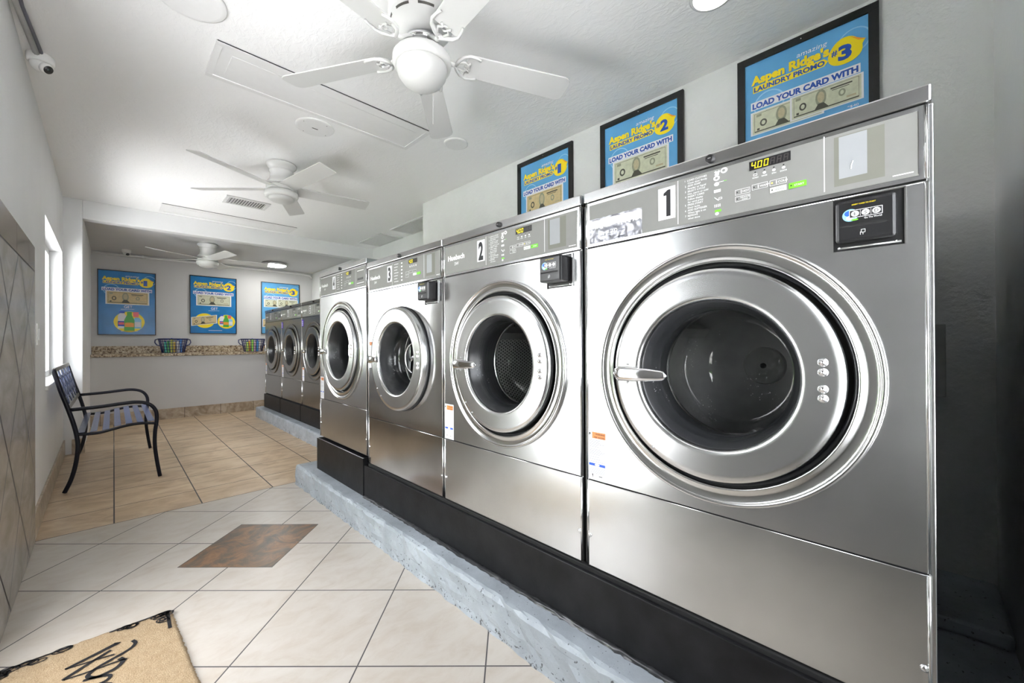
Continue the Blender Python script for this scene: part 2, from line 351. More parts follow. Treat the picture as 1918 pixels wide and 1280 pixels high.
class MB:
    def __init__(s): s.v = []; s.f = []; s.mi = []; s.sm = []; s.mats = []
    def mat(s, m):
        if isinstance(m, str): m = M[m]
        if m not in s.mats: s.mats.append(m)
        return s.mats.index(m)
    def add(s, vs, fs, m, smooth=False):
        o = len(s.v); s.v += [tuple(v) for v in vs]; k = s.mat(m)
        for f in fs: s.f.append(tuple(i + o for i in f)); s.mi.append(k); s.sm.append(smooth)
        return s
    def box(s, x0, x1, y0, y1, z0, z1, m):
        vs = [(x, y, z) for z in (z0, z1) for y in (y0, y1) for x in (x0, x1)]
        return s.add(vs, [(0, 2, 3, 1), (4, 5, 7, 6), (0, 1, 5, 4), (2, 6, 7, 3), (0, 4, 6, 2), (1, 3, 7, 5)], m)
    def obox(s, c, e1, e2, e3, m):
        c = Vector(c); e = [Vector(a) for a in (e1, e2, e3)]
        vs = [c + e[0] * i + e[1] * j + e[2] * k for k in (-1, 1) for j in (-1, 1) for i in (-1, 1)]
        return s.add(vs, [(0, 2, 3, 1), (4, 5, 7, 6), (0, 1, 5, 4), (2, 6, 7, 3), (0, 4, 6, 2), (1, 3, 7, 5)], m)
    def lathe(s, prof, c=(0, 0, 0), axis='y', seg=64, m='white', smooth=True, closed=False, a0=0.0, a1=2 * pi):
        c = Vector(c)
        E = {'y': (Vector((1, 0, 0)), Vector((0, 0, 1)), Vector((0, 1, 0))), 'z': (Vector((1, 0, 0)), Vector((0, 1, 0)), Vector((0, 0, 1))),
             'x': (Vector((0, 1, 0)), Vector((0, 0, 1)), Vector((1, 0, 0)))}[axis]
        full = abs(a1 - a0 - 2 * pi) < 1e-6; n = seg if full else seg + 1
        vs = []
        for r, h in prof:
            for i in range(n):
                a = a0 + (a1 - a0) * i / seg
                vs.append(c + E[0] * (r * math.cos(a)) + E[1] * (r * math.sin(a)) + E[2] * h)
        fs = []; P = len(prof)
        for j in range(P - 1 + (1 if closed else 0)):
            j2 = (j + 1) % P
            for i in range(seg):
                i2 = (i + 1) % n
                fs.append((j * n + i, j * n + i2, j2 * n + i2, j2 * n + i))
        return s.add(vs, fs, m, smooth)
    def tube(s, pts, r, m, seg=8, smooth=True, caps=True, flat=1.0, ref=(0, 0, 1)):
        P = [Vector(p) for p in pts]; n = len(P); vs = []; fs = []
        for i, p in enumerate(P):
            t = (P[min(i + 1, n - 1)] - P[max(i - 1, 0)]).normalized()
            a = Vector(ref).cross(t)
            if a.length < 1e-3: a = Vector((1, 0, 0)).cross(t)
            a.normalize(); b = t.cross(a)
            rr = r[i] if isinstance(r, (list, tuple)) else r
            for k in range(seg):
                q = 2 * pi * (k + 0.5) / seg
                vs.append(p + a * (rr * math.cos(q)) + b * (rr * flat * math.sin(q)))
        for i in range(n - 1):
            for k in range(seg):
                k2 = (k + 1) % seg; fs.append((i * seg + k, i * seg + k2, (i + 1) * seg + k2, (i + 1) * seg + k))
        if caps: fs.append(tuple(range(seg))[::-1]); fs.append(tuple((n - 1) * seg + k for k in range(seg)))
        return s.add(vs, fs, m, smooth)
    def poly(s, pts, m): return s.add(pts, [tuple(range(len(pts)))], m)
    # flat art: O origin, e1 right, e2 up, nrm out
    def plane(s, O, e1, e2): s.O = Vector(O); s.e1 = Vector(e1); s.e2 = Vector(e2); s.nr = s.e1.cross(s.e2).normalized(); return s
    def P(s, u, v, h=0.0): return s.O + s.e1 * u + s.e2 * v + s.nr * h
    def rect(s, u0, u1, v0, v1, h, m): return s.poly([s.P(u0, v0, h), s.P(u1, v0, h), s.P(u1, v1, h), s.P(u0, v1, h)], m)
    def quad(s, pts, h, m): return s.poly([s.P(u, v, h) for u, v in pts], m)
    def disc(s, u, v, ru, rv, h, m, seg=32, wob=0.0):
        return s.poly([s.P(u + ru * (1 + wob * math.sin(3 * a)) * math.cos(a), v + rv * (1 + wob * math.sin(3 * a)) * math.sin(a), h) for a in [2 * pi * i / seg for i in range(seg)]], m)
    def outline(s, u0, u1, v0, v1, w, h, m):
        s.rect(u0, u1, v0, v0 + w, h, m); s.rect(u0, u1, v1 - w, v1, h, m); s.rect(u0, u0 + w, v0 + w, v1 - w, h, m); s.rect(u1 - w, u1, v0 + w, v1 - w, h, m); return s
    def text(s, t, u, v, size, h, m, width=None, align='l', bold=0.0, shear=0.0, slope=0.0):
        vs, fs, x0, x1, y0, y1 = text_mesh(t, bold)
        sx = size if width is None else width / max(1e-6, (x1 - x0)); W = (x1 - x0) * sx
        u0 = u - (W / 2 if align == 'c' else (W if align == 'r' else 0))
        out = []
        for x, y in vs:
            a = (x - x0) * sx; out.append(s.P(u0 + a + shear * y * size, v + y * size + slope * a, h))
        return s.add(out, fs, m)
    def build(s, name, parent=None, bevel=0.0, bseg=2, label=None, smooth_angle=None):
        me = bpy.data.meshes.new(name); me.from_pydata(s.v, [], s.f)
        for mt in s.mats: me.materials.append(mt)
        for p, k, q in zip(me.polygons, s.mi, s.sm): p.material_index = k; p.use_smooth = q
        me.update()
        o = bpy.data.objects.new(name, me); COL.objects.link(o)
        if parent: o.parent = parent
        if bevel:
            b = o.modifiers.new('bevel', 'BEVEL'); b.width = bevel; b.segments = bseg; b.limit_method = 'ANGLE'; b.angle_limit = rad(40); b.harden_normals = False
        if label: o['label'] = label
        return o
def thing(name, label, cat, loc=(0, 0, 0), rotz=0.0, group=None):
    o = bpy.data.objects.new(name, None); o.empty_display_size = 0.1; COL.objects.link(o)
    o.location = loc; o.rotation_euler = (0, 0, rotz); o['label'] = label; o['category'] = cat
    if group: o['group'] = group
    return o
def tag(o, label, cat, group=None):
    o['label'] = label; o['category'] = cat
    if group: o['group'] = group
    return o
def struct(o, label=None):
    o['kind'] = 'structure'
    if label: o['label'] = label
    return o

# ------------------------------------------------------------------ room shell
ZC = 2.48; ZA = 2.345; YS = 5.74; YB = 7.85; XR = 2.235; XR2 = 2.765; XL = -0.30
struct(MB().box(-0.40, 2.9, -0.35, 8.0, -0.06, 0.0, 'floor').build('floor'))
c = MB(); c.box(-0.47, 2.95, -0.35, YS + 0.12, ZC, ZC + 0.12, 'ceiling')
struct(c.build('ceiling'))
a = MB(); a.box(-0.35, 2.95, YS + 0.12, 8.0, ZA, ZA + 0.25, 'wall_grey'); struct(a.build('ceiling_alcove'))
# soffit beam between the two ceilings
struct(MB().box(-0.215, XR2, YS, YS + 0.12, 2.295, ZC, 'wall').build('trim_1', bevel=0.006))
def lean(o):
    for v in o.data.vertices: v.co.x -= 0.012 * max(0.0, v.co.y - 2.2)
    return o
def wall_left():
    w = MB(); X0, X1 = -0.47, XL
    w.box(X0, X1, 1.15, 2.2, 2.1, ZC, 'wall')
    w.box(X0, X1, 2.2, 4.08, 0, ZC, 'wall')
    w.box(X0, X1, 4.08, 5.66, 0, 0.78, 'wall'); w.box(X0, X1, 4.08, 5.66, 1.93, ZC, 'wall')
    w.box(X0, X1, 5.66, YS, 0, ZC, 'wall')
    return lean(w.build('wall_left'))
struct(wall_left())
struct(MB().box(-0.47, XL, -0.35, 1.15, 0, ZC, 'wall_reflection_dark').build('wall_left_near'))  # out of view; dark colour added for what the steel reflects
struct(MB().box(-0.47, -0.215, YS, YB + 0.1, 0, ZC, 'wall').build('wall_alcove_left', bevel=0.006))
struct(MB().box(-0.3, 2.95, YB, YB + 0.1, 0, ZC, 'wall_grey').build('wall_back'))
struct(MB().box(XR, XR + 0.12, -0.35, 3.53, 0, ZC, 'rough_wall').build('wall_right', bevel=0.004))
struct(MB().box(XR + 0.12, XR2 + 0.1, 3.41, 3.53, 0, ZC, 'wall').build('wall_right_return'))
struct(MB().box(XR2, XR2 + 0.1, 3.53, YS + 0.01, 0, ZC, 'wall').build('wall_right_rear'))
struct(MB().box(2.60, 2.95, YS + 0.01, YB, 0, ZC, 'wall').build('wall_alcove_right'))
w = MB(); w.box(-0.47, 0.05, -0.35, -0.205, 0, ZC, 'wall'); w.box(0.95, XR, -0.35, -0.205, 0, ZC, 'wall'); w.box(0.05, 0.95, -0.35, -0.205, 2.15, ZC, 'wall'); w.box(0.05, 0.95, -0.35, -0.205, 0.0, 0.55, 'wall')
struct(w.build('wall_front'))
w = MB()  # unseen front window, added to help light the room
for b in ((0.05, 0.10, 0.55, 2.15), (0.90, 0.95, 0.55, 2.15), (0.10, 0.90, 2.10, 2.15), (0.10, 0.90, 0.55, 0.60), (0.48, 0.52, 0.60, 2.10)):
    w.box(b[0], b[1], -0.33, -0.29, b[2], b[3], 'zinc')
sf = struct(w.build('front_window_added', bevel=0.002)); MB().box(0.10, 0.90, -0.313, -0.307, 0.60, 2.10, 'pane').build('window_pane', sf)
# tiled wainscot on the left wall, either side of the door
t = MB(); t.box(XL, XL + 0.014, 2.26, 3.335, 0, 1.585, 'walltile')
struct(lean(t.build('trim_2', bevel=0.002)), 'beige diagonal wall tiles with brown border row on left wall')
# skirting tiles
struct(lean(MB().box(XL, XL + 0.012, 3.335, YS, 0, 0.145, 'basetile_y').build('baseboard_left', bevel=0.002)))
struct(MB().box(XL + 0.012, -0.20, YS - 0.012, YS, 0, 0.145, 'basetile_x').build('baseboard_column', bevel=0.002))
struct(MB().box(-0.215, 2.6, 7.438, 7.45, 0, 0.15, 'basetile_x').build('baseboard_back', bevel=0.002))
struct(MB().box(-0.215, 2.6, 7.45, 7.55, 0, 0.89, 'wall_grey').build('wall_counter_front'))
# window in the left wall
w = MB(); XW = -0.43
w.box(XW, XW + 0.05, 4.08, 4.13, 0.78, 1.93, 'white'); w.box(XW, XW + 0.05, 5.61, 5.66, 0.78, 1.93, 'white')
w.box(XW, XW + 0.05, 4.08, 5.66, 0.78, 0.83, 'white'); w.box(XW, XW + 0.05, 4.08, 5.66, 1.88, 1.93, 'white'); w.box(XW + 0.005, XW + 0.045, 4.85, 4.89, 0.83, 1.88, 'white')
win = struct(lean(w.build('window_1', bevel=0.003)))
lean(MB().box(XW + 0.02, XW + 0.026, 4.13, 5.61, 0.83, 1.88, 'pane').build('window_pane', win))
lean(MB().box(-0.45, -0.285, 4.06, 5.68, 0.755, 0.785, 'white').build('window_sill', win, bevel=0.004))
# glazed door in the left wall
w = MB(); XD = -0.42
for b in ((1.15, 1.20, 0, 2.1), (2.15, 2.20, 0, 2.1), (1.15, 2.20, 2.05, 2.1), (1.20, 1.27, 0.0, 2.05), (2.08, 2.15, 0.0, 2.05), (1.27, 2.08, 0.0, 0.16), (1.27, 2.08, 1.96, 2.05)):
    w.box(XD, XD + 0.045, b[0], b[1], b[2] + 0.001, b[3], 'zinc')
door = struct(w.build('door_1', bevel=0.002))
MB().box(XD + 0.018, XD + 0.024, 1.27, 2.08, 0.16, 1.96, 'pane').build('door_pane', door)
MB().tube([(XD + 0.1, 1.31, 0.9), (XD + 0.1, 1.31, 1.25)], 0.011, 'zinc').build('door_handle', door)
# the ground and things outside, seen through glass and in the reflections
struct(MB().box(-30, -0.48, -14, 24, -0.14, -0.08, 'asphalt').build('ground_outside'))
struct(MB().box(-0.48, 30, -14, -0.36, -0.14, -0.08, 'asphalt').build('ground_front'))
g = MB()
for i in range(90):
    yy = -4 + 16 * random.random(); hh = 0.25 + 0.65 * random.random()
    g.lathe([(0.02, -0.26), (0.22, -0.18), (0.30, 0), (0.22, 0.18), (0.02, 0.26)], (-4.4 + random.uniform(-0.25, 0.25), yy, hh), 'z', 9, 'leaf')
tag(g.build('hedge'), 'green hedge growing outside along the far side of the walkway', 'hedge')
bld = MB().box(-14.5, -13, -10, 20, -0.1, 3.4, 'stucco').build('building')
tag(bld, 'pale stucco building standing across from the door, outside', 'building')
for k in range(4):
    MB().box(-13.0, -12.97, -6 + 6 * k, -4.2 + 6 * k, 0.9, 2.1, 'glass_dark').build('window', bld)

# ------------------------------------------------------------------ plinths
def plinth(name, x0, y0, y1, x1, z, seed):
    rnd = random.Random(seed)
    ny = int((y1 - y0) / 0.035); prof = [(0.0, 0.0), (0.0, 0.03), (-0.002, 0.06), (0.0, 0.09), (0.001, z - 0.016), (0.008, z - 0.004), (0.02, z), (0.06, z)]
    vs = []; fs = []; np_ = len(prof) + 1
    for i in range(ny + 1):
        y = y0 + (y1 - y0) * i / ny
        for j, (dx, zz) in enumerate(prof + [(x1 - x0, z)]):
            jx = rnd.uniform(-0.004, 0.004) if j < 6 else 0
            jz = rnd.uniform(-0.0025, 0.0025) if 0 < j < 7 else 0
            if j == 0: jx = rnd.uniform(-0.007, 0.004)
            vs.append((x0 + dx + jx, y, zz + jz))
    for i in range(ny):
        for j in range(np_ - 1): fs.append((i * np_ + j, (i + 1) * np_ + j, (i + 1) * np_ + j + 1, i * np_ + j + 1))
    m = MB(); m.add(vs, fs, 'plinth', False)
    def cap(i, flip):
        b = i * np_; idx = [b + j for j in range(np_)]
        m.v.append((x1, vs[b][1], 0.0)); idx.append(len(m.v) - 1)
        m.f.append(tuple(idx[::-1] if flip else idx)); m.mi.append(0); m.sm.append(False)
    cap(0, True); cap(ny, False)
    return m.build(name)
struct(plinth('trim_3', 0.972, -0.205, 3.30, XR, 0.143, 1), 'grey painted concrete plinth under the big washers')
struct(plinth('trim_4', 1.462, 3.95, 6.76, 2.6, 0.143, 2), 'grey painted concrete plinth under the far washers')
struct(MB().box(1.86, XR, -0.205, -0.03, 0.143, 0.19, 'plinth').build('trim_5', bevel=0.01))

# ------------------------------------------------------------------ washers
ZD = 0.834  # door centre above the plinth
def plate_with_hole(mb, x0, x1, z0, z1, cx, cz, r, y, m, depth=0.004, n=96):
    corners = [(x1, z1), (x0, z1), (x0, z0), (x1, z0)]
    ang = sorted(set([2 * pi * i / n for i in range(n)] + [math.atan2(zz - cz, xx - cx) % (2 * pi) for xx, zz in corners]))
    inner = []; outer = []
    for a in ang:
        ca, sa = math.cos(a), math.sin(a)
        inner.append((cx + r * ca, y, cz + r * sa))
        t = min([((x1 if ca > 0 else x0) - cx) / ca if abs(ca) > 1e-9 else 1e9, ((z1 if sa > 0 else z0) - cz) / sa if abs(sa) > 1e-9 else 1e9])
        outer.append((cx + t * ca, y, cz + t * sa))
    k = len(ang); vs = inner + outer + [(a_, y + depth, c_) for a_, _, c_ in inner] + [(a_, y + depth, c_) for a_, _, c_ in outer]
    fs = []
    for i in range(k):
        j = (i + 1) % k
        fs += [(i, j, k + j, k + i), (2 * k + j, 2 * k + i, 3 * k + i, 3 * k + j), (j, i, 2 * k + i, 2 * k + j), (k + i, k + j, 3 * k + j, 3 * k + i)]
    mb.add(vs, fs, m)
SEG7 = {'0': 'abcdef', '4': 'fgbc', '8': 'abcdefg', 'A': 'abcefg'}
def seg_digit(mb, ch, u, v, w, h, lw, hh, m, shear=0.12):
    def q(u0, u1, v0, v1): mb.quad([(u + a_ + shear * b_, v + b_) for a_, b_ in ((u0, v0), (u1, v0), (u1, v1), (u0, v1))], hh, m)
    for sgm in SEG7[ch]:
        {'a': lambda: q(0, w, h - lw, h), 'd': lambda: q(0, w, 0, lw), 'g': lambda: q(lw * 0.4, w - lw * 0.4, h / 2 - lw / 2, h / 2 + lw / 2), 'f': lambda: q(0, lw, h / 2 + lw * .2, h), 'e': lambda: q(0, lw, 0, h / 2 - lw * .2),
         'b': lambda: q(w - lw, w, h / 2 + lw * .2, h), 'c': lambda: q(w - lw, w, 0, h / 2 - lw * .2)}[sgm]()
INSTR = ['1  LOAD CLOTHES', '   Close door firmly', '2  ADD SOAP', '   Powder or liquid', '3  SELECT CYCLE', '   Hot, warm or cold', '4  INSERT CARD', '   Follow display', '   for vend price', '5  PRESS START', '   Door locks', '6  ADD SOFTENER', '   When light is on', '7  REMOVE', '   when done']
def washer(num, loc, label, W=0.775, st='steel', recessed=True, own_base=True, base_z=0.0, reader='box', drumkind='plain', sticker=False, tagp=False, near=True, label_z=0.48, handle_len=1.0, ring_mat='polished', group=None):
    root = thing('washing_machine', label, 'washing machine', loc, -pi / 2, group)
    hw = W / 2 - 0.004; D = 1.0; zb = base_z
    # body shell
    b = MB(); BX = hw
    b.box(-BX, -BX + 0.004, 0.006, D, 0.20 + zb, 1.362, st); b.box(BX - 0.004, BX + (0.006 if num == '1' else 0), 0.006, D, 0.20 + zb, 1.362, st)
    b.box(-BX + 0.004, BX - 0.004, D - 0.004, D, 0.20 + zb, 1.362, st); b.box(-BX + 0.004, BX - 0.004, 0.006, D - 0.004, 0.20 + zb, 0.204 + zb, 'black_matte')
    for z0, z1 in ((0.465, 0.49), (1.205, 1.23), (1.352, 1.37)): b.box(-BX + 0.005, BX - 0.005, 0.006, 0.02, z0, z1, 'black_matte')
    b.build('cabinet', root, bevel=0.0015)
    # front panels
    p = MB(); R0 = 0.318 if recessed else 0.245
    plate_with_hole(p, -hw, hw, 0.480, 1.2165, 0, ZD, R0, 0.0, st)
    # rolled side edges of the panel
    for sx in (-1, 1): p.tube([(sx * (hw - 0.0035), 0.0005, 0.481), (sx * (hw - 0.0035), 0.0005, 1.2155)], 0.0035, 'polished', 10)
    if near: p.tube([(-hw, 0.0, 1.2155), (hw, 0.0, 1.2155)], 0.0015, 'polished', 6)
    p.build('front_panel', root)
    p = MB(); p.box(-hw, hw, 0.0, 0.006, 0.204 + zb, 0.4765, st)
    for sx in (-1, 1): p.tube([(sx * (hw - 0.0035), 0.0005, 0.205 + zb), (sx * (hw - 0.0035), 0.0005, 0.4755)], 0.0035, 'polished', 10)
    p.tube([(-hw, 0.0, 0.4755), (hw, 0.0, 0.4755)], 0.0013, 'polished', 6)
    for sx in ((-1, 1)): p.lathe([(0.0065, 0.0), (0.006, -0.003), (0.003, -0.0045), (0, -0.0045)], (sx * (hw - 0.011), 0, 0.30), 'y', 12, 'chrome')
    p.build('lower_panel', root, label='lower steel access panel')
    cp = MB(); cp.box(-hw, hw, 0.0, 0.006, 1.221, 1.3605, st)
    for sx in (-1, 1): cp.tube([(sx * (hw - 0.0035), 0.0005, 1.222), (sx * (hw - 0.0035), 0.0005, 1.3595)], 0.0035, 'polished', 10)
    s = W / 0.775
    cp.plane((0, -0.0008, 0), (s, 0, 0), (0, 0, 1))
    # faceplate graphics; u right, v up
    cp.rect(-0.3685, 0.370, 1.2295, 1.3515, 0.0, 'face')
    lt = 'ink_white'
    cp.rect(-0.0862, -0.0845, 1.234, 1.3505, 0.0003, lt)
    cp.rect(0.2273, 0.2290, 1.236, 1.3545, 0.0003, lt)
    if reader != 'slot':
        cp.rect(0.2985, 0.323, 1.2415, 1.3455, 0.0003, 'face_dark'); cp.rect(0.2445, 0.2985, 1.2415, 1.3455, 0.0003, 'face_dark')
        cp.rect(0.2525, 0.297, 1.2560, 1.3435, 0.0005, 'face_light')
        cp.rect(0.334, 0.363, 1.2370, 1.2390, 0.0004, lt)
        cp.rect(0.3690, 0.3703, 1.2320, 1.3510, 0.0005, 'polished')
        if num == '1': cp.tube([cp.P(0.2715, 1.272, 0.001), cp.P(0.2725, 1.280, 0.001), cp.P(0.275, 1.288, 0.001)], 0.0010, 'ink_white', 6)
    else:
        cp.outline(0.243, 0.358, 1.238, 1.346, 0.001, 0.0004, lt)
        cp.rect(0.255, 0.345, 1.328, 1.333, 0.0004, lt); cp.rect(0.258, 0.34, 1.272, 1.286, 0.0005, 'black'); cp.rect(0.250, 0.35, 1.252, 1.256, 0.0004, lt)
    if near:
        tcol = lt
        z = 1.3455
        for ln in INSTR:
            sz = 0.0068
            cp.text(ln.strip() if not ln.startswith(' ') else ln.strip(), -0.0665 + (0.0075 if ln.startswith(' ') else 0), z - 0.0045, sz, 0.0004, tcol)
            z -= 0.0072
        # pictograms
        cp.quad([(0.007, 1.338), (0.010, 1.341), (0.007, 1.345), (0.010, 1.348), (0.014, 1.345), (0.018, 1.348), (0.021, 1.345), (0.018, 1.341), (0.018, 1.336), (0.010, 1.336)], 0.0004, tcol)
        cp.disc(0.030, 1.344, 0.008, 0.007, 0.0004, tcol, 16); cp.disc(0.029, 1.344, 0.004, 0.0035, 0.0005, 'face', 12)
        cp.disc(0.0125, 1.329, 0.0075, 0.0065, 0.0004, tcol, 16); cp.disc(0.0125, 1.329, 0.0035, 0.003, 0.0005, 'face', 12)
        cp.disc(0.0125, 1.314, 0.006, 0.005, 0.0004, tcol, 12); cp.rect(0.018, 0.029, 1.317, 1.3182, 0.0004, tcol); cp.rect(0.029, 0.036, 1.317, 1.3182, 0.0004, 'green')
        cp.rect(0.006, 0.022, 1.293, 1.300, 0.0004, tcol)
        cp.tube([cp.P(0.007, 1.281, 0.0006), cp.P(0.012, 1.276, 0.0006), cp.P(0.017, 1.272, 0.0006)], 0.0012, tcol, 5); cp.outline(0.017, 0.025, 1.274, 1.279, 0.001, 0.0004, tcol)
        for k in range(4): cp.rect(0.007 + 0.004 * k, 0.009 + 0.004 * k, 1.256, 1.263, 0.0004, tcol)
        cp.rect(0.008, 0.023, 1.2435, 1.249, 0.0004, 'green'); cp.disc(0.013, 1.2395, 0.0045, 0.004, 0.0005, tcol, 12)
        for k, w_ in enumerate(('WASH', 'RINSE', 'SPIN', 'DOOR')):
            uu = 0.0982 + 0.0189 * k
            cp.rect(uu - 0.0015, uu + 0.0015, 1.3165, 1.3195, 0.0005, 'ink_black')
            if k == 0: cp.outline(uu - 0.004, uu + 0.004, 1.3095, 1.3145, 0.0007, 0.0004, tcol)
            else: cp.disc(uu, 1.312, 0.0035, 0.003, 0.0004, tcol, 12)
            cp.text(w_, uu, 1.3035, 0.0045, 0.0004, tcol, align='c')
    else:
        for k in range(7): cp.rect(-0.066, -0.02 - 0.006 * (k % 3), 1.340 - 0.0155 * k, 1.3425 - 0.0155 * k, 0.0004, lt)
        for k in range(6): cp.rect(0.008, 0.022, 1.336 - 0.018 * k, 1.343 - 0.018 * k, 0.0004, lt)
        for k in range(4): cp.rect(0.096 + 0.019 * k, 0.101 + 0.019 * k, 1.305, 1.314, 0.0004, lt)
    # maker's lettering
    if not sticker:
        cp.text('Huebsch', -0.347, 1.287, 0.030, 0.0005, lt, width=0.120, bold=0.035)
        cp.text('3W', -0.298, 1.262, 0.020, 0.0005, lt, width=0.030)
    else:
        # silvery torn strip over the old lettering
        rr = random.Random(3); n = 26; zs_t = [1.3055 + rr.uniform(-0.0012, 0.0012) for _ in range(n)]
        u = [-0.368 + 0.179 * i / (n - 1) for i in range(n)]
        for i in range(n - 1):
            cp.quad([(u[i], 1.2300), (u[i + 1], 1.2300), (u[i + 1], zs_t[i + 1]), (u[i], zs_t[i])], 0.0006 + 0.0002 * (i % 2), 'foil')
            w0 = 1.273 + rr.uniform(-0.004, 0.004); w1 = 1.273 + rr.uniform(-0.004, 0.004)
            cp.quad([(u[i], w0), (u[i + 1], w1), (u[i + 1], zs_t[i + 1] - 0.006), (u[i], zs_t[i] - 0.006)], 0.0012, 'paper')
        for k in range(16):
            uu = rr.uniform(-0.36, -0.21); vv = rr.uniform(1.233, 1.268); cp.rect(uu, uu + rr.uniform(0.01, 0.03), vv, vv + 0.0015, 0.0012, 'ink_grey')
        cp.text('30', -0.292, 1.250, 0.018, 0.0013, 'ink_white', width=0.024)
    ctrl = cp.build('control_panel', root)
    # number plate
    q = MB().plane((0, -0.0014, 0), (s, 0, 0), (0, 0, 1))
    q.box(-0.1400 * s, -0.0925 * s, -0.0020, -0.0008, 1.2540, 1.3415, 'paper')
    q.O = Vector((0, -0.0022, 0))
    if num == '1': q.quad([(-0.1245, 1.326), (-0.1245, 1.319), (-0.1170, 1.3195), (-0.1170, 1.2615), (-0.1050, 1.2615), (-0.1050, 1.334), (-0.1130, 1.334)], 0.0002, 'ink_black')
    else: q.text(num, -0.1163, 1.2625, 0.098, 0.0002, 'ink_black', width=0.030, align='c', bold=0.045)
    q.build('number_plate', root, label='white plate with black number %s' % num)
    # display and buttons
    d = MB().plane((0, -0.0018, 0), (s, 0, 0), (0, 0, 1)); d.rect(0.0860, 0.1685, 1.3240, 1.3455, 0.0, 'black')
    if near or num == '4' or num == '3':
        du = 0.0895
        for i, ch in enumerate('400'):
            seg_digit(d, ch, du + 0.0130 * i, 1.3268, 0.0090, 0.0155, 0.0019, 0.0004, 'digits')
        d.rect(du + 0.0100, du + 0.0120, 1.3268, 1.3288, 0.0004, 'digits')
        for i in range(3): seg_digit(d, 'A', du + 0.0130 * (3 + i), 1.3268, 0.0085, 0.0150, 0.0016, 0.0003, 'digits_off')
    d.build('display', ctrl, label='small display with yellow digits')
    for k, (u0, u1, v0, v1, mm, tx) in enumerate(((0.0552, 0.0875, 1.2735, 1.2865, 'face', 'HOT'), (0.0552, 0.0875, 1.2575, 1.2700, 'face', 'DELICATE COLD'), (0.0914, 0.1240, 1.2760, 1.2890, 'face', 'WARM'), (0.1278, 0.1607, 1.2758, 1.2885, 'face', 'COLD'), (0.1281, 0.1601, 1.2600, 1.2715, 'palegreen', 'EXTRA'), (0.1646, 0.1971, 1.2597, 1.2720, 'green', 'START'))):
        o = MB().plane((0, -0.0008, 0), (s, 0, 0), (0, 0, 1))
        o.box(u0 * s, u1 * s, -0.0020, -0.0009, v0, v1, mm); o.O = Vector((0, -0.0021, 0))
        if mm == 'face': o.outline(u0, u1, v0, v1, 0.0007, 0.0001, 'ink_white')
        if near:
            o.disc(u0 + 0.0045, (v0 + v1) / 2, 0.0017, 0.0017, 0.0003, 'led' if (k == 3) else 'ink_black', 12)
            if mm == 'face':
                if len(tx) < 6: o.rect(u0 + 0.0125, u0 + 0.0142, v0 + 0.0025, v1 - 0.0025, 0.0002, 'ink_white'); o.text(tx, u0 + 0.0165, v0 + 0.0040, 0.0068, 0.0003, 'ink_white')
                else: o.text('DELICATE', u0 + 0.0115, v0 + 0.0068, 0.0045, 0.0003, 'ink_white'); o.text('COLD', u0 + 0.0150, v0 + 0.0018, 0.0045, 0.0003, 'ink_white')
            elif tx == 'START': o.text('START', u0 + 0.0105, v0 + 0.0035, 0.0062, 0.0003, 'ink_white')
            else: o.rect(u0 + 0.010, u1 - 0.004, v0 + 0.004, v0 + 0.0052, 0.0003, 'ink_grey'); o.rect(u0 + 0.010, u1 - 0.008, v0 + 0.0075, v0 + 0.0085, 0.0003, 'ink_grey')
        bo = o.build('button', ctrl)
        if mm != 'face': bo['label'] = 'green start button' if mm == 'green' else 'pale green button'
    # top cap
    t = MB(); t.box(-hw - 0.004, hw + 0.004, -0.006, D + 0.004, 1.3635, 1.396, 'cap' if st != 'steel_dark' else st)
    cap_ = t.build('top_cap', root, bevel=0.004)
    k_ = MB(); k_.lathe([(0.0105, 0.0), (0.0105, -0.006), (0.0095, -0.009), (0.006, -0.0095), (0, -0.0095)], (0, -0.006, 1.3795), 'y', 20, 'black')
    k_.box(-0.0035, 0.0035, -0.0163, -0.0150, 1.3785, 1.3805, 'zinc'); k_.build('lid_lock', cap_)
    # outer ring
    c0 = (0, 0, ZD)
    if recessed:
        r = MB()
        prof = [(0.316, 0.004), (0.3225, 0.0), (0.3265, -0.003), (0.3265, -0.009), (0.323, -0.012), (0.3185, -0.012), (0.316, -0.0085), (0.312, -0.0065), (0.300, -0.0045), (0.290, -0.0070), (0.2865, -0.0095), (0.2835, -0.0095), (0.2815, -0.006), (0.281, 0.006), (0.281, 0.034)]
        r.lathe(prof, c0, 'y', 96, ring_mat)
        r.lathe([(0.281, 0.034), (0.17, 0.036)], c0, 'y', 64, 'black_matte')
        r.lathe([(0.2805, 0.012), (0.274, 0.012), (0.272, 0.034)], c0, 'y', 64, 'rubber')
        r.build('door_ring', root, label='pressed steel ring round the door')
        ro, yf = 0.266, -0.028
    else:
        r = MB(); r.lathe([(0.272, 0.0), (0.278, -0.004), (0.274, -0.010), (0.262, -0.012), (0.25, -0.006), (0.245, 0.03), (0.17, 0.034)], c0, 'y', 96, 'rubber'); r.build('door_seal', root)
        ro, yf = 0.272, -0.040
    # door bezel
    d = MB(); e = 0.008
    d.lathe([(ro - 0.02, 0.026), (ro - 0.006, 0.022), (ro - 0.001, 0.012), (ro, yf + e + 0.004), (ro - 0.002, yf + e * 0.5), (ro - e, yf + 0.0005), (ro - e - 0.012, yf), (0.215, yf + 0.001), (0.2, yf - 0.0005), (0.1925, yf), (0.189, yf + 0.003), (0.1865, yf + 0.010), (0.186, yf + 0.030), (0.186, 0.024)], c0, 'y', 96, 'bezel' if st != 'steel_dark' else 'steel_dark')
    d.lathe([(ro - e - 0.001, yf + 0.0004), (ro - e * 0.3, yf + 0.003)], c0, 'y', 96, 'polished')
    d.lathe([(0.1945, yf - 0.0005), (0.1905, yf + 0.0010), (0.188, yf + 0.006)], c0, 'y', 96, 'polished')
    door = d.build('door', root)
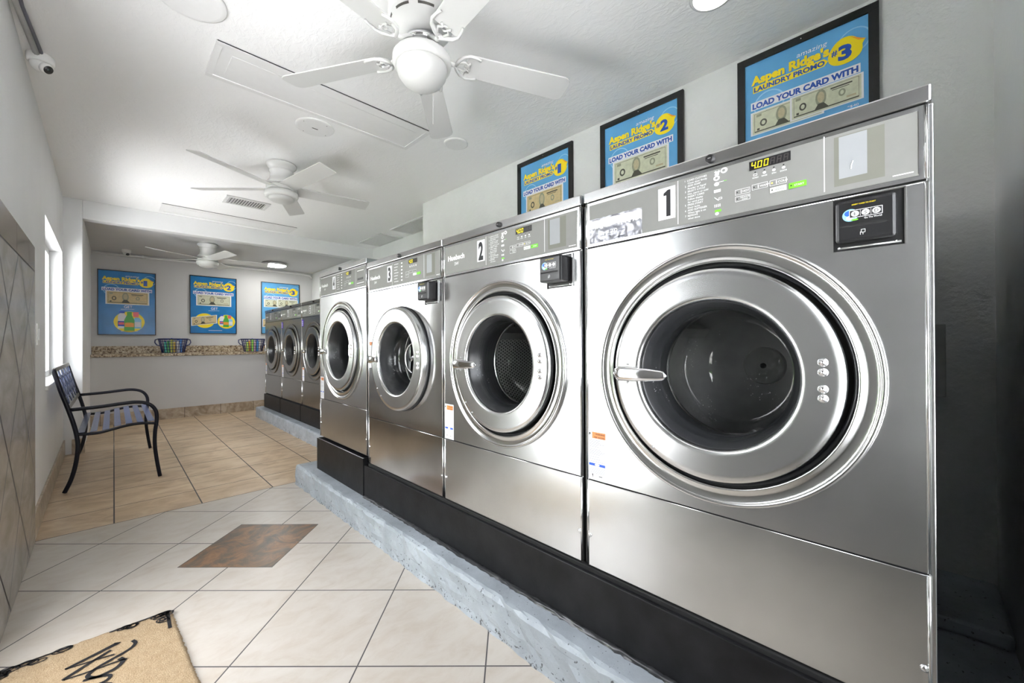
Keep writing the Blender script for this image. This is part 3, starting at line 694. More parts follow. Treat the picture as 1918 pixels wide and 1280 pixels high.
    for zz in (0.872, 0.851, 0.816, 0.796):
        MB().lathe([(0.0095, 0.0005), (0.009, -0.002), (0.006, -0.0055), (0.0, -0.007)], (0.227, yf, zz), 'y', 16, 'chrome').build('rivet', door)
    for xx, zz in ((-0.2223, 0.853), (-0.2225, 0.800), (-0.1887, 0.666), (-0.1467, 0.628)):
        MB().lathe([(0.0035, 0.0005), (0.003, -0.0025), (0.0, -0.003)], (xx, yf, zz), 'y', 10, 'zinc').build('screw', door)
    g = MB()
    y0 = yf + 0.02
    g.lathe([(0.1862, y0 - 0.006), (0.183, y0 - 0.004), (0.181, y0 + 0.010), (0.176, y0 + 0.014), (0.1745, y0 + 0.028), (0.170, y0 + 0.031), (0.169, y0 + 0.048), (0.1655, y0 + 0.052), (0.1655, y0 + 0.075), (0.174, 0.10), (0.174, 0.135)], c0, 'y', 72, 'rubber')
    g.build('gasket', door)
    gb = MB()
    if drumkind == 'rotor': gb.lathe([(0.1700, y0 + 0.016), (0.164, 0.03), (0.156, 0.055), (0.146, 0.070), (0.130, 0.076), (0.06, 0.078), (0.0, 0.079)], c0, 'y', 72, 'bowl')
    else: gb.lathe([(0.1700, y0 + 0.016), (0.166, 0.05), (0.159, 0.12), (0.153, 0.170), (0.149, 0.184), (0.141, 0.190), (0.130, 0.1905), (0.10, 0.186), (0.05, 0.1815), (0.0, 0.180)], c0, 'y', 72, 'bowl')
    gb.build('glass', door)
    h = MB(); pts = []; n = 18
    x0h, x1h = -0.257, -0.257 + 0.159 * handle_len
    if recessed or True:
        yh = yf - 0.020; vs = []; fs = []; sg = 14
        for i in range(n + 1):
            t_ = i / n; x = x0h + (x1h - x0h) * t_
            rz = 0.021 * (math.sin(min(1, t_ / 0.12) * pi / 2) if t_ < 0.12 else 1) * (1 - 0.42 * max(0, t_ - 0.35) / 0.65)
            if t_ > 0.9: rz *= math.sqrt(max(0.02, 1 - ((t_ - 0.9) / 0.1) ** 2))
            ry = 0.0075 * (rz / 0.021) ** 0.5; yy = yh - 0.006 * math.sin(pi * t_)
            for k in range(sg):
                a_ = 2 * pi * k / sg; vs.append((x, yy + ry * math.cos(a_), 0.8265 + 0.0045 * (0.5 - t_) * 0 + rz * math.sin(a_)))
        for i in range(n):
            for k in range(sg): k2 = (k + 1) % sg; fs.append((i * sg + k, i * sg + k2, (i + 1) * sg + k2, (i + 1) * sg + k))
        fs.append(tuple(range(sg))[::-1]); fs.append(tuple(n * sg + k for k in range(sg)))
        h.add(vs, fs, 'chrome', True)
        h.lathe([(0.011, 0.0), (0.011, 0.034)], (-0.232, yh, 0.8265), 'y', 16, 'chrome')
        h.lathe([(0.010, -0.0085), (0.008, -0.0105), (0.0, -0.011)], (-0.236, yh + 0.0035, 0.8265), 'y', 16, 'polished')
        h.box(-0.262, -0.205, yf - 0.004, yf - 0.0005, 0.814, 0.839, 'polished')
    h.build('door_handle', door, label='chrome door lever')
    # tub and drum
    d = MB()
    d.lathe([(0.176, 0.135), (0.19, 0.150), (0.206, 0.156), (0.275, 0.16)], c0, 'y', 64, 'rubber'); d.lathe([(0.275, 0.16), (0.275, 0.50)], c0, 'y', 64, 'drum' if drumkind == 'perforated' else 'drum_back')
    d.lathe([(0.275, 0.50), (0.16, 0.505), (0.06, 0.50)], c0, 'y', 64, 'drum_back')
    d.lathe([(0.200, 0.150), (0.204, 0.146), (0.208, 0.150), (0.206, 0.158)], c0, 'y', 64, 'chrome'); d.lathe([(0.1725, 0.120), (0.1690, 0.124), (0.1690, 0.130), (0.1725, 0.134)], c0, 'y', 64, 'polished')
    for k in range(3):
        a_ = 0.5 + 2 * pi * k / 3; ca, sa = math.cos(a_), math.sin(a_)
        d.obox((0.245 * ca, 0.33, ZD + 0.245 * sa), (0.03 * ca, 0, 0.03 * sa), (-0.018 * sa, 0, 0.018 * ca), (0, 0.165, 0), 'drum_back')
    dr = d.build('drum', root)
    hb = MB()
    if drumkind == 'rotor':
        em = MB(); em.lathe([(0.086, 0.073), (0.085, 0.069), (0.076, 0.069), (0.075, 0.073)], c0, 'y', 40, 'chrome')
        for dx in (-0.030, 0.030): em.obox((dx, 0.071, ZD), (0.010, 0, 0), (0, 0.002, 0), (0, 0, 0.064), 'chrome')
        em.obox((0, 0.071, ZD), (0.030, 0, 0.012), (0, 0.002, 0), (-0.004, 0, 0.010), 'chrome'); em.build('glass_emblem', door, label='silver H emblem in a ring on the glass')
        hb.lathe([(0.125, 0.44), (0.13, 0.43), (0.12, 0.425), (0.112, 0.43), (0.11, 0.445)], c0, 'y', 40, 'chrome')
        for dx in (-0.045, 0.045): hb.obox((dx, 0.43, ZD), (0.014, 0, 0), (0, 0.012, 0), (0, 0, 0.10), 'chrome')
        hb.obox((0, 0.428, ZD), (0.05, 0, 0.02), (0, 0.012, 0), (-0.005, 0, 0.014), 'chrome'); hb.lathe([(0.15, 0.5), (0.125, 0.44)], c0, 'y', 40, 'drum_back')
    else:
        hb.lathe([(0.064, 0.5), (0.060, 0.487), (0.058, 0.485), (0.0, 0.485)], c0, 'y', 40, 'white_flat'); hb.lathe([(0.009, 0.486), (0.009, 0.479), (0, 0.479)], c0, 'y', 14, 'black')
    hb.build('drum_hub', root)
    # card reader
    if reader in ('flush', 'box'):
        cr = MB()
        cr.box(0.2425, 0.351, -0.0015, 0.0, 1.104, 1.212, 'black')
        for bx in ((0.2410, 0.2432, 1.1025, 1.2125), (0.3500, 0.3525, 1.1040, 1.2125), (0.2410, 0.3525, 1.2110, 1.2130)): cr.box(bx[0], bx[1], -0.0060, 0.0, bx[2], bx[3], 'polished')
        cr.tube([(0.250, -0.004, 1.1095), (0.346, -0.004, 1.1095)], 0.002, 'zinc', 8)
        for xx in (0.2525, 0.3385): cr.lathe([(0.003, 0), (0.002, -0.003), (0, -0.0035)], (xx, -0.004, 1.1105), 'y', 10, 'chrome')
        yb = -0.016 if reader == 'flush' else -0.052
        rd = cr.build('card_reader', root, label='black card reader')
        hs = MB(); hs.box(0.2475, 0.3400, yb, -0.001, 1.1190, 1.2045, 'black')
        ho = hs.build('reader_housing', rd, bevel=0.006)
        ho2 = MB(); ho2.plane((0, yb - 0.0004, 0), (1, 0, 0), (0, 0, 1))
        ho2.text('INSERT CARD TO START', 0.274, 1.1920, 0.0034, 0.0, 'p_yellow', width=0.036)
        ho2.disc(0.2715, 1.1725, 0.0125, 0.0125, 0.0001, 'p_lblue', 24); ho2.disc(0.2700, 1.1765, 0.0080, 0.0060, 0.0002, 'blue_ink', 18); ho2.disc(0.2700, 1.1670, 0.0050, 0.0045, 0.0002, 'paper', 14); ho2.disc(0.2780, 1.1625, 0.0060, 0.0018, 0.0002, 'green', 12)
        ho2.rect(0.2700, 0.3200, 1.1665, 1.1820, 0.0003, 'ink_white'); ho2.rect(0.2708, 0.3190, 1.1673, 1.1812, 0.0004, 'ink_black')
        for k, ch in enumerate('ESD'):
            uu = 0.2790 + 0.0160 * k
            ho2.disc(uu, 1.1743, 0.0062, 0.0056, 0.0005, 'ink_white', 20); ho2.text(ch, uu, 1.1712, 0.0085, 0.0006, 'ink_black', align='c', bold=0.02)
            if k < 2: ho2.rect(uu + 0.0078, uu + 0.0082, 1.1685, 1.1800, 0.0005, 'ink_white')
        ho2.text('Go The World!', 0.3190, 1.1615, 0.0048, 0.0003, 'ink_white', width=0.026, align='r')
        ho2.rect(0.2560, 0.3270, 1.1480, 1.1530, 0.0002, 'black_matte')
        ho2.outline(0.2880, 0.2945, 1.1345, 1.1410, 0.0007, 0.0002, 'ink_white'); ho2.rect(0.2865, 0.2873, 1.1305, 1.1365, 0.0002, 'ink_white'); ho2.rect(0.2905, 0.2913, 1.1305, 1.1345, 0.0002, 'ink_white')
        ho2.build('reader_label', rd)
    # warning label
    lb = MB().plane((0, -0.0006, 0), (1, 0, 0), (0, 0, 1)); LX = -hw + 0.003; LZ = label_z; LH = 0.158; LW = 0.070
    lb.rect(LX, LX + LW, LZ, LZ + LH, 0, 'paper')
    lb.disc(LX + 0.009, LZ + LH - 0.014, 0.0035, 0.006, 0.0003, 'ink_black', 12); lb.disc(LX + 0.0095, LZ + LH - 0.0165, 0.0016, 0.003, 0.0004, 'paper', 10)
    lb.rect(LX + 0.018, LX + LW - 0.004, LZ + LH - 0.026, LZ + LH - 0.006, 0.0003, 'orange')
    if near or num in ('3', '4'):
        lb.text('WARNING', LX + 0.030, LZ + LH - 0.0145, 0.0072, 0.0005, 'ink_black', width=0.034, bold=0.02); lb.text('FIRE HAZARD', LX + 0.026, LZ + LH - 0.0240, 0.0062, 0.0005, 'ink_black', width=0.038, bold=0.02)
    zz = LZ + LH - 0.032; rr = random.Random(5)
    while zz > LZ + 0.058:
        lb.rect(LX + 0.006, LX + LW - 0.006 - rr.random() * 0.025, zz, zz + 0.0009, 0.0003, 'ink_grey'); zz -= 0.0042 if rr.random() > 0.2 else 0.0075
    lb.rect(LX + 0.006, LX + LW - 0.005, LZ + 0.045, LZ + 0.053, 0.0003, 'blue_ink'); lb.disc(LX + 0.036, LZ + 0.049, 0.009, 0.004, 0.0004, 'paper', 14)
    for k in range(5): lb.rect(LX + 0.006, LX + LW - 0.006, LZ + 0.038 - 0.004 * k, LZ + 0.0387 - 0.004 * k, 0.0003, 'ink_grey')
    lb.quad([(LX + 0.017, LZ + 0.019), (LX + 0.0215, LZ + 0.019), (LX + 0.0195, LZ + 0.006)], 0.0003, 'ink_black'); lb.rect(LX + 0.042, LX + 0.054, LZ + 0.013, LZ + 0.015, 0.0003, 'ink_black'); lb.rect(LX + 0.034, LX + 0.0345, LZ + 0.003, LZ + 0.023, 0.0003, 'ink_grey')
    lb.build('warning_label', root, label='white warning label with orange header')
    if tagp:
        tp = MB(); tp.box(-hw + 0.002, -hw + 0.055, -0.003, -0.0005, 1.115, 1.195, 'purple')
        for k in range(3): tp.box(-hw + 0.010, -hw + 0.046, -0.0036, -0.003, 1.130 + 0.02 * k, 1.136 + 0.02 * k, 'ink_white')
        tp.build('price_tag', root, label='purple tag with white lines')
    if own_base:
        bs = MB(); bs.box(-hw, hw, -0.02, 0.30, 0.001, 0.192 + zb, 'base_black'); bs.box(-hw, hw, 0.30, D, 0.001, 0.199 + zb, 'black_matte')
        bs.box(-hw + 0.01, hw - 0.01, 0.004, 0.30, 0.192 + zb, 0.20 + zb, 'black_matte')
        bs.build('base', root, bevel=0.003, label='black base')
    return root
XF = 1.08; PZ = 0.143
washer('1', (XF, 0.3625, PZ), 'large stainless steel washer number 1 with torn silver sticker, nearest the corner', own_base=False, reader='flush', sticker=True, drumkind='plain', group=None)
washer('2', (XF, 1.1475, PZ), 'large stainless steel washer number 2 with perforated drum showing, between numbers 1 and 3', own_base=False, reader='box', drumkind='perforated')
washer('3', (XF, 1.9225, PZ), 'large steel washer number 3, polished door standing proud without outer ring', st='steel_wavy', recessed=False, own_base=False, reader='box', drumkind='rotor', near=False, label_z=0.772, handle_len=0.62)
washer('4', (XF, 2.7075, PZ + 0.036), 'large steel washer number 4 on its own black base, far end of front row', own_base=False, reader='slot', near=False, handle_len=0.62)
b4 = MB(); b4.box(1.056, 2.08, 2.330, 3.095, PZ + 0.001, PZ + 0.225, 'base_black'); b4.tube([(1.060, 2.334, PZ + 0.2235), (1.060, 3.091, PZ + 0.2235)], 0.003, 'zinc', 6)
tag(b4.build('machine_base', bevel=0.003), 'taller black base under washer number 4 at the end of the concrete plinth', 'machine base')
bb = MB(); bb.box(1.060, 1.075, -0.03, 2.325, PZ + 0.001, 0.330, 'base_black'); bb.box(1.075, 1.40, -0.03, 2.325, PZ + 0.001, 0.320, 'black_matte'); bb.box(1.40, 2.08, -0.03, 2.325, PZ + 0.001, 0.339, 'black_matte')
bb.box(1.075, 1.40, 0.0, 2.3, 0.320, 0.342, 'black_matte')
bso = bb.build('machine_base', bevel=0.003)
tag(bso, 'long low black base carrying washers 1, 2 and 3 on the plinth', 'machine base')
rnd = random.Random(9); vs = []; fs = []; ny = 150
for i in range(ny + 1):
    y = -0.03 + 2.35 * i / ny
    for j in range(6):
        a_ = pi / 2 * j / 5; rr = 0.011 * (1 + rnd.uniform(-0.25, 0.35))
        vs.append((1.062 - rr * 1.25 * math.cos(a_), y, PZ + rr * math.sin(a_)))
for i in range(ny):
    for j in range(5): fs.append((i * 6 + j, (i + 1) * 6 + j, (i + 1) * 6 + j + 1, i * 6 + j + 1))
MB().add(vs, fs, 'rubber', True).build('sealant_bead', bso)
gp = MB()
for yy in (0.7575, 1.535): gp.box(1.092, 1.20, yy - 0.004, yy + 0.004, 0.345, 1.53, 'black')
gp = None
for yy, wd, what in ((0.7550, 0.003, 'beside the washer with the torn sticker'), (1.535, 0.0015, 'beside the washer whose door has no outer ring')):
    tag(MB().box(1.090, 1.20, yy - wd, yy + wd, 0.345, 1.50, 'black').build('gap_shade_strip'), 'black strip standing in for the shade in the gap ' + what, 'gap shade strip')  # black strips paint the shade between the cabinets
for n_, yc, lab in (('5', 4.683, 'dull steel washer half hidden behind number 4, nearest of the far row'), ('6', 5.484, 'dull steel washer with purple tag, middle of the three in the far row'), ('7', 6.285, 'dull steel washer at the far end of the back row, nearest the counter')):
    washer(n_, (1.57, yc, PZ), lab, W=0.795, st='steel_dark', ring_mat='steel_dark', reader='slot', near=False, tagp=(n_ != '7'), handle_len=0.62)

# ------------------------------------------------------------------ posters
def poster(kind, loc, rotz, W, H, fw, label, gloss=False, group=None):
    root = thing('framed_poster', label, 'poster', loc, rotz, group)
    f = MB(); d = 0.018
    f.box(-W / 2, W / 2, -d, -0.001, -H / 2, -H / 2 + fw, 'frame_black'); f.box(-W / 2, W / 2, -d, -0.001, H / 2 - fw, H / 2, 'frame_black')
    f.box(-W / 2, -W / 2 + fw, -d, -0.001, -H / 2 + fw, H / 2 - fw, 'frame_black'); f.box(W / 2 - fw, W / 2, -d, -0.001, -H / 2 + fw, H / 2 - fw, 'frame_black')
    if fw > 0.02: f.lathe([(0.003, 0), (0.002, -0.002), (0, -0.0025)], (0, -d, H / 2 - fw / 2), 'y', 10, 'chrome')
    f.build('frame', root, bevel=0.001)
    aw, ah = W - 2 * fw, H - 2 * fw
    p = MB(); bgm = 'p_blue_gloss' if gloss else 'p_blue'
    p.box(-aw / 2, aw / 2, -0.010, -0.002, -ah / 2, ah / 2, bgm)
    p.plane((-aw / 2, -0.0104, ah / 2), (aw, 0, 0), (0, 0, -ah)); p.nr = Vector((0, -1, 0))
    def T(t, u, v, hgt, m, w, bold=0.0, h=0.001, align='l', shear=0.0):
        vs, fs, x0, x1, y0, y1 = text_mesh(t, bold); capy = y1 - min(0, y0) if False else y1
        k = hgt / capy; out = []
        uo = u - (w / 2 if align == 'c' else 0)
        for x, y in vs: out.append(p.P(uo + (x - x0) / (x1 - x0) * w + shear * y * k, v - y * k, h))
        p.add(out, [tuple(reversed(q_)) for q_ in fs], m)
    # pale rings
    def ring(u, v, r, m='p_lblue'):
        vs = []; fs = []; n = 28
        for i in range(n):
            a_ = 2 * pi * i / n
            for rr in (r, r * 0.9): vs.append(p.P(u + rr * math.cos(a_), v + rr * math.sin(a_) * aw / ah, 0.0003))
        for i in range(n): j = (i + 1) % n; fs.append((2 * i, 2 * j, 2 * j + 1, 2 * i + 1))
        p.add(vs, fs, m)
    ring(0.90, 0.12, 0.12); ring(0.22, 0.30, 0.14)
    T("Aspen Ridge's", 0.065, 0.148, 0.058, 'p_navy', 0.66, 0.05, 0.0006); T("Aspen Ridge's", 0.060, 0.145, 0.058, 'p_yellow', 0.66, 0.05, 0.0009)
    T('amazing', 0.46, 0.082, 0.026, 'ink_white', 0.24, 0.0, 0.0009, shear=0.3)
    p.quad([(0.075, 0.158), (0.68, 0.158), (0.71, 0.180), (0.68, 0.202), (0.075, 0.202)], 0.0007, 'p_yellow')
    T('LAUNDRY PROMO', 0.085, 0.195, 0.030, 'p_navy', 0.60, 0.04, 0.0011)
    p.disc(0.835, 0.160, 0.125, 0.078, 0.0010, 'p_yellow', 28, 0.05); p.quad([(0.86, 0.09), (0.98, 0.13), (0.93, 0.19)], 0.0011, 'p_yellow'); p.quad([(0.87, 0.085), (0.93, 0.125), (0.985, 0.135)], 0.0012, 'p_orange')
    T('#', 0.735, 0.165, 0.030, 'p_navy', 0.045, 0.03, 0.0014); T(str(kind), 0.785, 0.203, 0.082, 'p_navy', 0.10 if kind != 1 else 0.07, 0.05, 0.0014)
    p.quad([(0.055, 0.262), (0.945, 0.262), (0.945, 0.315), (0.055, 0.315)], 0.0016, 'paper')
    T('LOAD YOUR CARD WITH', 0.07, 0.307, 0.036, 'p_navy', 0.86, 0.05, 0.0019)
    def note(u0, u1, v0, v1, base, h, tilt=0.0):
        du, dv = u1 - u0, v1 - v0
        def q(a_, b_, c_, d_, hh, m): p.quad([(u0 + x * du, v0 + y * dv + tilt * x * du) for x, y in ((a_, c_), (b_, c_), (b_, d_), (a_, d_))], h + hh, m)
        q(-0.03, 1.03, -0.05, 1.05, -0.0001, 'paper'); q(0, 1, 0, 1, 0, base)
        q(0.03, 0.97, 0.06, 0.075, 0.0002, 'p_dark'); q(0.03, 0.97, 0.88, 0.93, 0.0002, 'p_dark'); q(0.03, 0.035, 0.06, 0.93, 0.0002, 'p_dark'); q(0.965, 0.97, 0.06, 0.93, 0.0002, 'p_dark')
        def dd(x, y, rx, ry, hh, m): p.disc(u0 + x * du, v0 + y * dv + tilt * x * du, rx * du, ry * dv, h + hh, m, 20)
        dd(0.17, 0.55, 0.055, 0.17, 0.0002, 'p_dark'); dd(0.17, 0.55, 0.03, 0.10, 0.0003, base); dd(0.74, 0.50, 0.05, 0.16, 0.0002, 'p_mid'); dd(0.74, 0.5, 0.025, 0.09, 0.0003, base)
        dd(0.44, 0.42, 0.080, 0.36, 0.0002, 'p_mid'); dd(0.44, 0.40, 0.052, 0.24, 0.0003, 'p_skin')
        p.quad([(u0 + x * du, v0 + y * dv + tilt * x * du) for x, y in ((0.34, 0.92), (0.40, 0.66), (0.48, 0.66), (0.56, 0.92))], h + 0.0003, 'p_dark')
        q(0.58, 0.88, 0.16, 0.22, 0.0002, 'p_dark'); q(0.60, 0.84, 0.26, 0.29, 0.0002, 'p_dark'); q(0.80, 0.93, 0.72, 0.80, 0.0002, 'p_skin'); q(0.06, 0.14, 0.10, 0.22, 0.0002, 'p_mid'); q(0.07, 0.11, 0.76, 0.86, 0.0002, 'p_dark')
    if kind == 1: note(0.14, 0.87, 0.325, 0.515, 'p_note2', 0.0008)
    elif kind == 2: note(0.14, 0.87, 0.325, 0.505, 'p_note', 0.0008)
    else: note(0.07, 0.66, 0.335, 0.475, 'p_note', 0.0006); note(0.42, 0.95, 0.325, 0.462, 'p_note', 0.0011); T('*$40', 0.85, 0.50, 0.014, 'ink_white', 0.08)
    T('GET', 0.435, 0.580, 0.042, 'ink_white', 0.15, 0.0); p.quad([(0.38, 0.598), (0.62, 0.594), (0.62, 0.597), (0.38, 0.602)], 0.0009, 'ink_white')
    def bottles(u, v, sc, h):
        def B(x0, x1, y0, y1, m, hh, sh=0.25):
            w = x1 - x0; pts_ = [(x0, y1), (x0, y0 + sh * (y1 - y0)), (x0 + w * 0.28, y0), (x1 - w * 0.28, y0), (x1, y0 + sh * (y1 - y0)), (x1, y1)]
            p.quad([(u + a_ * sc, v + b_ * sc * aw / ah) for a_, b_ in pts_], h + hh, m)
        def Q(x0, x1, y0, y1, m, hh): p.quad([(u + a_ * sc, v + b_ * sc * aw / ah) for a_, b_ in ((x0, y0), (x1, y0), (x1, y1), (x0, y1))], h + hh, m)
        B(-0.75, -0.2, -0.75, 0.65, 'paper', 0.0001, 0.2); Q(-0.66, -0.30, -0.92, -0.72, 'blue_ink', 0.0002); Q(-0.75, -0.22, 0.0, 0.45, 'blue_ink', 0.0002); Q(-0.70, -0.28, 0.1, 0.32, 'p_red', 0.0003)
        B(0.22, 0.80, -0.35, 0.65, 'p_lblue', 0.0001, 0.2); Q(0.24, 0.62, -0.85, -0.40, 'p_red', 0.0002); Q(0.26, 0.76, 0.05, 0.5, 'paper', 0.0002)
        B(-0.34, 0.34, -0.60, 0.85, 'p_green', 0.0004, 0.35); Q(-0.16, 0.16, -0.85, -0.58, 'p_green', 0.0005); B(-0.30, 0.30, 0.12, 0.52, 'p_orange', 0.0006, 0.1)
    if kind == 1:
        p.disc(0.53, 0.80, 0.275, 0.165, 0.0006, 'p_yellow', 40); bottles(0.53, 0.79, 0.27, 0.0008)
    else:
        p.disc(0.30, 0.78, 0.215, 0.130, 0.0006, 'p_yellow', 36); p.disc(0.78, 0.79, 0.20, 0.125, 0.0006, 'p_yellow', 36); bottles(0.77, 0.78, 0.19, 0.0008)
        note(0.03, 0.55, 0.73, 0.87, 'p_note2', 0.0008, -0.10); T('+', 0.545, 0.83, 0.025, 'ink_white', 0.03)
    p.rect(0.38, 0.68, 0.95, 0.955, 0.0006, 'ink_white')
    p.build('printed_sheet', root)
    return root
grp = None
for k, y0_, y1_, zt, lab in ((1, 1.640, 2.163, 2.437, 'black framed blue laundry promo poster number 1 on the right wall above washer 2'), (2, 0.889, 1.419, 2.449, 'black framed blue laundry promo poster number 2 on the right wall, middle one'), (3, 0.0955, 0.6195, 2.453, 'black framed blue laundry promo poster number 3 on the right wall, nearest and largest looking')):
    poster(k, (XR, (y0_ + y1_) / 2, zt - 0.40), -pi / 2, y1_ - y0_, 0.80, 0.033, lab)
SB = YB / 7.45
for k, x0_, x1_, z0_, z1_, lab in ((1, -0.150, 0.418, 1.184, 2.040, 'glossy blue laundry promo poster number 1 on the back wall, leftmost'), (2, 0.785, 1.358, 1.213, 2.069, 'glossy blue laundry promo poster number 2 on the back wall above the counter, middle'), (3, 1.690, 2.262, 1.220, 2.066, 'blue laundry promo poster number 3 on the back wall, partly behind the washers')):
    zc = 1.06 + ((z0_ + z1_) / 2 - 1.06) * SB
    poster(k, ((x0_ + x1_) / 2 * SB, YB, zc), 0, (x1_ - x0_) * SB, (z1_ - z0_) * SB, 0.010, lab, gloss=(k < 3))

# ------------------------------------------------------------------ ceiling fans
def blade_pts(r0, r1, w0, w1, corner):
    P = [(r0, -w0), (r0 + 0.02, -w0 * 1.02)]
    P += [(r1 - corner, -w1)] + [(r1 - corner + corner * math.sin(a_), -w1 + corner * (1 - math.cos(a_))) for a_ in (pi / 8, pi / 4, 3 * pi / 8, pi / 2)]
    P += [(r1 - corner + corner * math.cos(a_), w1 - corner * (1 - math.sin(a_))) for a_ in (0, pi / 8, pi / 4, 3 * pi / 8, pi / 2)]
    P += [(r0 + 0.02, w0 * 1.02), (r0, w0)]
    return P
def make_blade(root, ang, z, r0, r1, w0, w1, corner, pitch_, mat_='white'):
    pts = blade_pts(r0, r1, w0, w1, corner); ca, sa = math.cos(ang), math.sin(ang); cp_, sp_ = math.cos(pitch_), math.sin(pitch_)
    vs = []
    for th in (-0.003, 0.003):
        for r, w in pts:
            y = w * cp_; zz = z + w * sp_ + th; vs.append((r * ca - y * sa, r * sa + y * ca, zz))
    n = len(pts); fs = [tuple(range(n))[::-1], tuple(range(n, 2 * n))] + [(i, (i + 1) % n, n + (i + 1) % n, n + i) for i in range(n)]
    return MB().add(vs, fs, mat_).build('blade', root, bevel=0.0015)
def fan_ornate(loc, ang0, label):
    root = thing('ceiling_fan', label, 'ceiling fan', loc)
    MB().lathe([(0.0, 0.0), (0.125, -0.001), (0.132, -0.006), (0.135, -0.015), (0.135, -0.085), (0.130, -0.100), (0.128, -0.104), (0.128, -0.112), (0.118, -0.135), (0.100, -0.160), (0.085, -0.172), (0.06, -0.176), (0.0, -0.176)], m='white', axis='z', seg=56).build('motor_housing', root)
    sl = MB()
    for k in range(8):
        a0 = 2 * pi * k / 8 + 0.1
        sl.lathe([(0.1258, -0.1178), (0.1225, -0.1262)], axis='z', seg=8, m='slat_edge', a0=a0, a1=a0 + 0.5)
    sl.build('vent_slots', root)
    MB().lathe([(0.0, -0.174), (0.05, -0.175), (0.07, -0.184), (0.072, -0.200), (0.05, -0.206), (0.042, -0.21), (0.042, -0.245), (0.0, -0.246)], axis='z', seg=36, m='chrome').build('switch_housing', root)
    MB().lathe([(0.03, -0.236), (0.075, -0.238), (0.108, -0.244), (0.117, -0.256), (0.118, -0.276), (0.114, -0.288), (0.106, -0.292), (0.100, -0.290)], axis='z', seg=56, m='white').build('light_fitter', root)
    MB().lathe([(0.101, -0.289), (0.102, -0.300), (0.096, -0.325), (0.080, -0.348), (0.055, -0.366), (0.025, -0.376), (0.0, -0.378)], axis='z', seg=56, m='frost').build('lamp_shade', root, label='frosted glass bowl')
    for k in range(5):
        an = ang0 + 2 * pi * k / 5; z = -0.236
        bl = make_blade(root, an, z, 0.185, 0.665, 0.052, 0.064, 0.035, rad(-12))
        ir = MB(); ca, sa = math.cos(an), math.sin(an); pt = lambda r, w, zz: (r * ca - w * sa, r * sa + w * ca, zz)
        sp_ = math.sin(rad(-12))
        zz = lambda w: z - 0.008 + w * sp_
        ir.tube([pt(0.055, 0, -0.195), pt(0.085, 0, -0.212), pt(0.115, 0.006, -0.240), pt(0.150, 0, zz(0) - 0.004)], [0.012, 0.011, 0.012, 0.010], 'white', 10, flat=0.7)
        for sg in (-1, 1):
            ir.tube([pt(0.140, 0, zz(0) - 0.004), pt(0.150, sg * 0.022, zz(sg * 0.022)), pt(0.168, sg * 0.044, zz(sg * 0.044)), pt(0.192, sg * 0.055, zz(sg * 0.055)), pt(0.222, sg * 0.052, zz(sg * 0.052)), pt(0.240, sg * 0.045, zz(sg * 0.045))], [0.008, 0.008, 0.007, 0.006, 0.0055, 0.005], 'white', 8)
            ir.tube([pt(0.150, sg * 0.012, zz(sg * 0.012)), pt(0.178, sg * 0.022, zz(sg * 0.022)), pt(0.190, sg * 0.010, zz(sg * 0.01)), pt(0.200, sg * 0.020, zz(sg * 0.02))], 0.005, 'white', 8)
        ir.lathe([(0.012, -0.004), (0.012, 0.004)], pt(0.188, 0, zz(0)), 'z', 12, 'white')
        ir.build('blade_bracket', root, label='scrolled blade bracket')
    ch = MB(); ch.tube([(0.0855, 0.05, -0.27), (0.0856, 0.0505, -0.47)], 0.0012, 'white', 6)
    ch.build('pull_chain', root)
    return root
def fan_plain(loc, ang0, label):
    root = thing('ceiling_fan', label, 'ceiling fan', loc)
    MB().lathe([(0.0, 0.0), (0.100, -0.001), (0.106, -0.008), (0.104, -0.022), (0.090, -0.036), (0.082, -0.044), (0.080, -0.052), (0.086, -0.060), (0.086, -0.068), (0.079, -0.078), (0.078, -0.110), (0.085, -0.130), (0.100, -0.150), (0.108, -0.165), (0.106, -0.172), (0.0, -0.172)], axis='z', seg=56, m='white').build('motor_housing', root)
    MB().lathe([(0.0, -0.173), (0.095, -0.174), (0.106, -0.182), (0.108, -0.205), (0.104, -0.214), (0.0, -0.216)], axis='z', seg=56, m='white').build('blade_hub', root)
    MB().lathe([(0.0, -0.217), (0.100, -0.218), (0.114, -0.226), (0.118, -0.244), (0.114, -0.264), (0.104, -0.272), (0.092, -0.270)], axis='z', seg=56, m='white').build('light_fitter', root)
    MB().lathe([(0.093, -0.268), (0.090, -0.282), (0.070, -0.296), (0.035, -0.304), (0.0, -0.305)], axis='z', seg=56, m='frost').build('lamp_shade', root, label='shallow frosted lamp shade')
    for k in range(5):
        an = ang0 + 2 * pi * k / 5
        make_blade(root, an, -0.196, 0.085, 0.67, 0.060, 0.066, 0.014, rad(-14))
    return root
fan_ornate((0.90, 1.42, ZC), rad(48), 'white ceiling fan with scrolled brackets and frosted bowl light, nearest the camera')
fan_plain((0.945, 3.53, ZC), rad(64), 'plain white five-blade ceiling fan in the middle of the main room')
fan_plain((0.86, 6.42, ZA), rad(66), 'plain white ceiling fan hanging in the rear alcove before the counter')

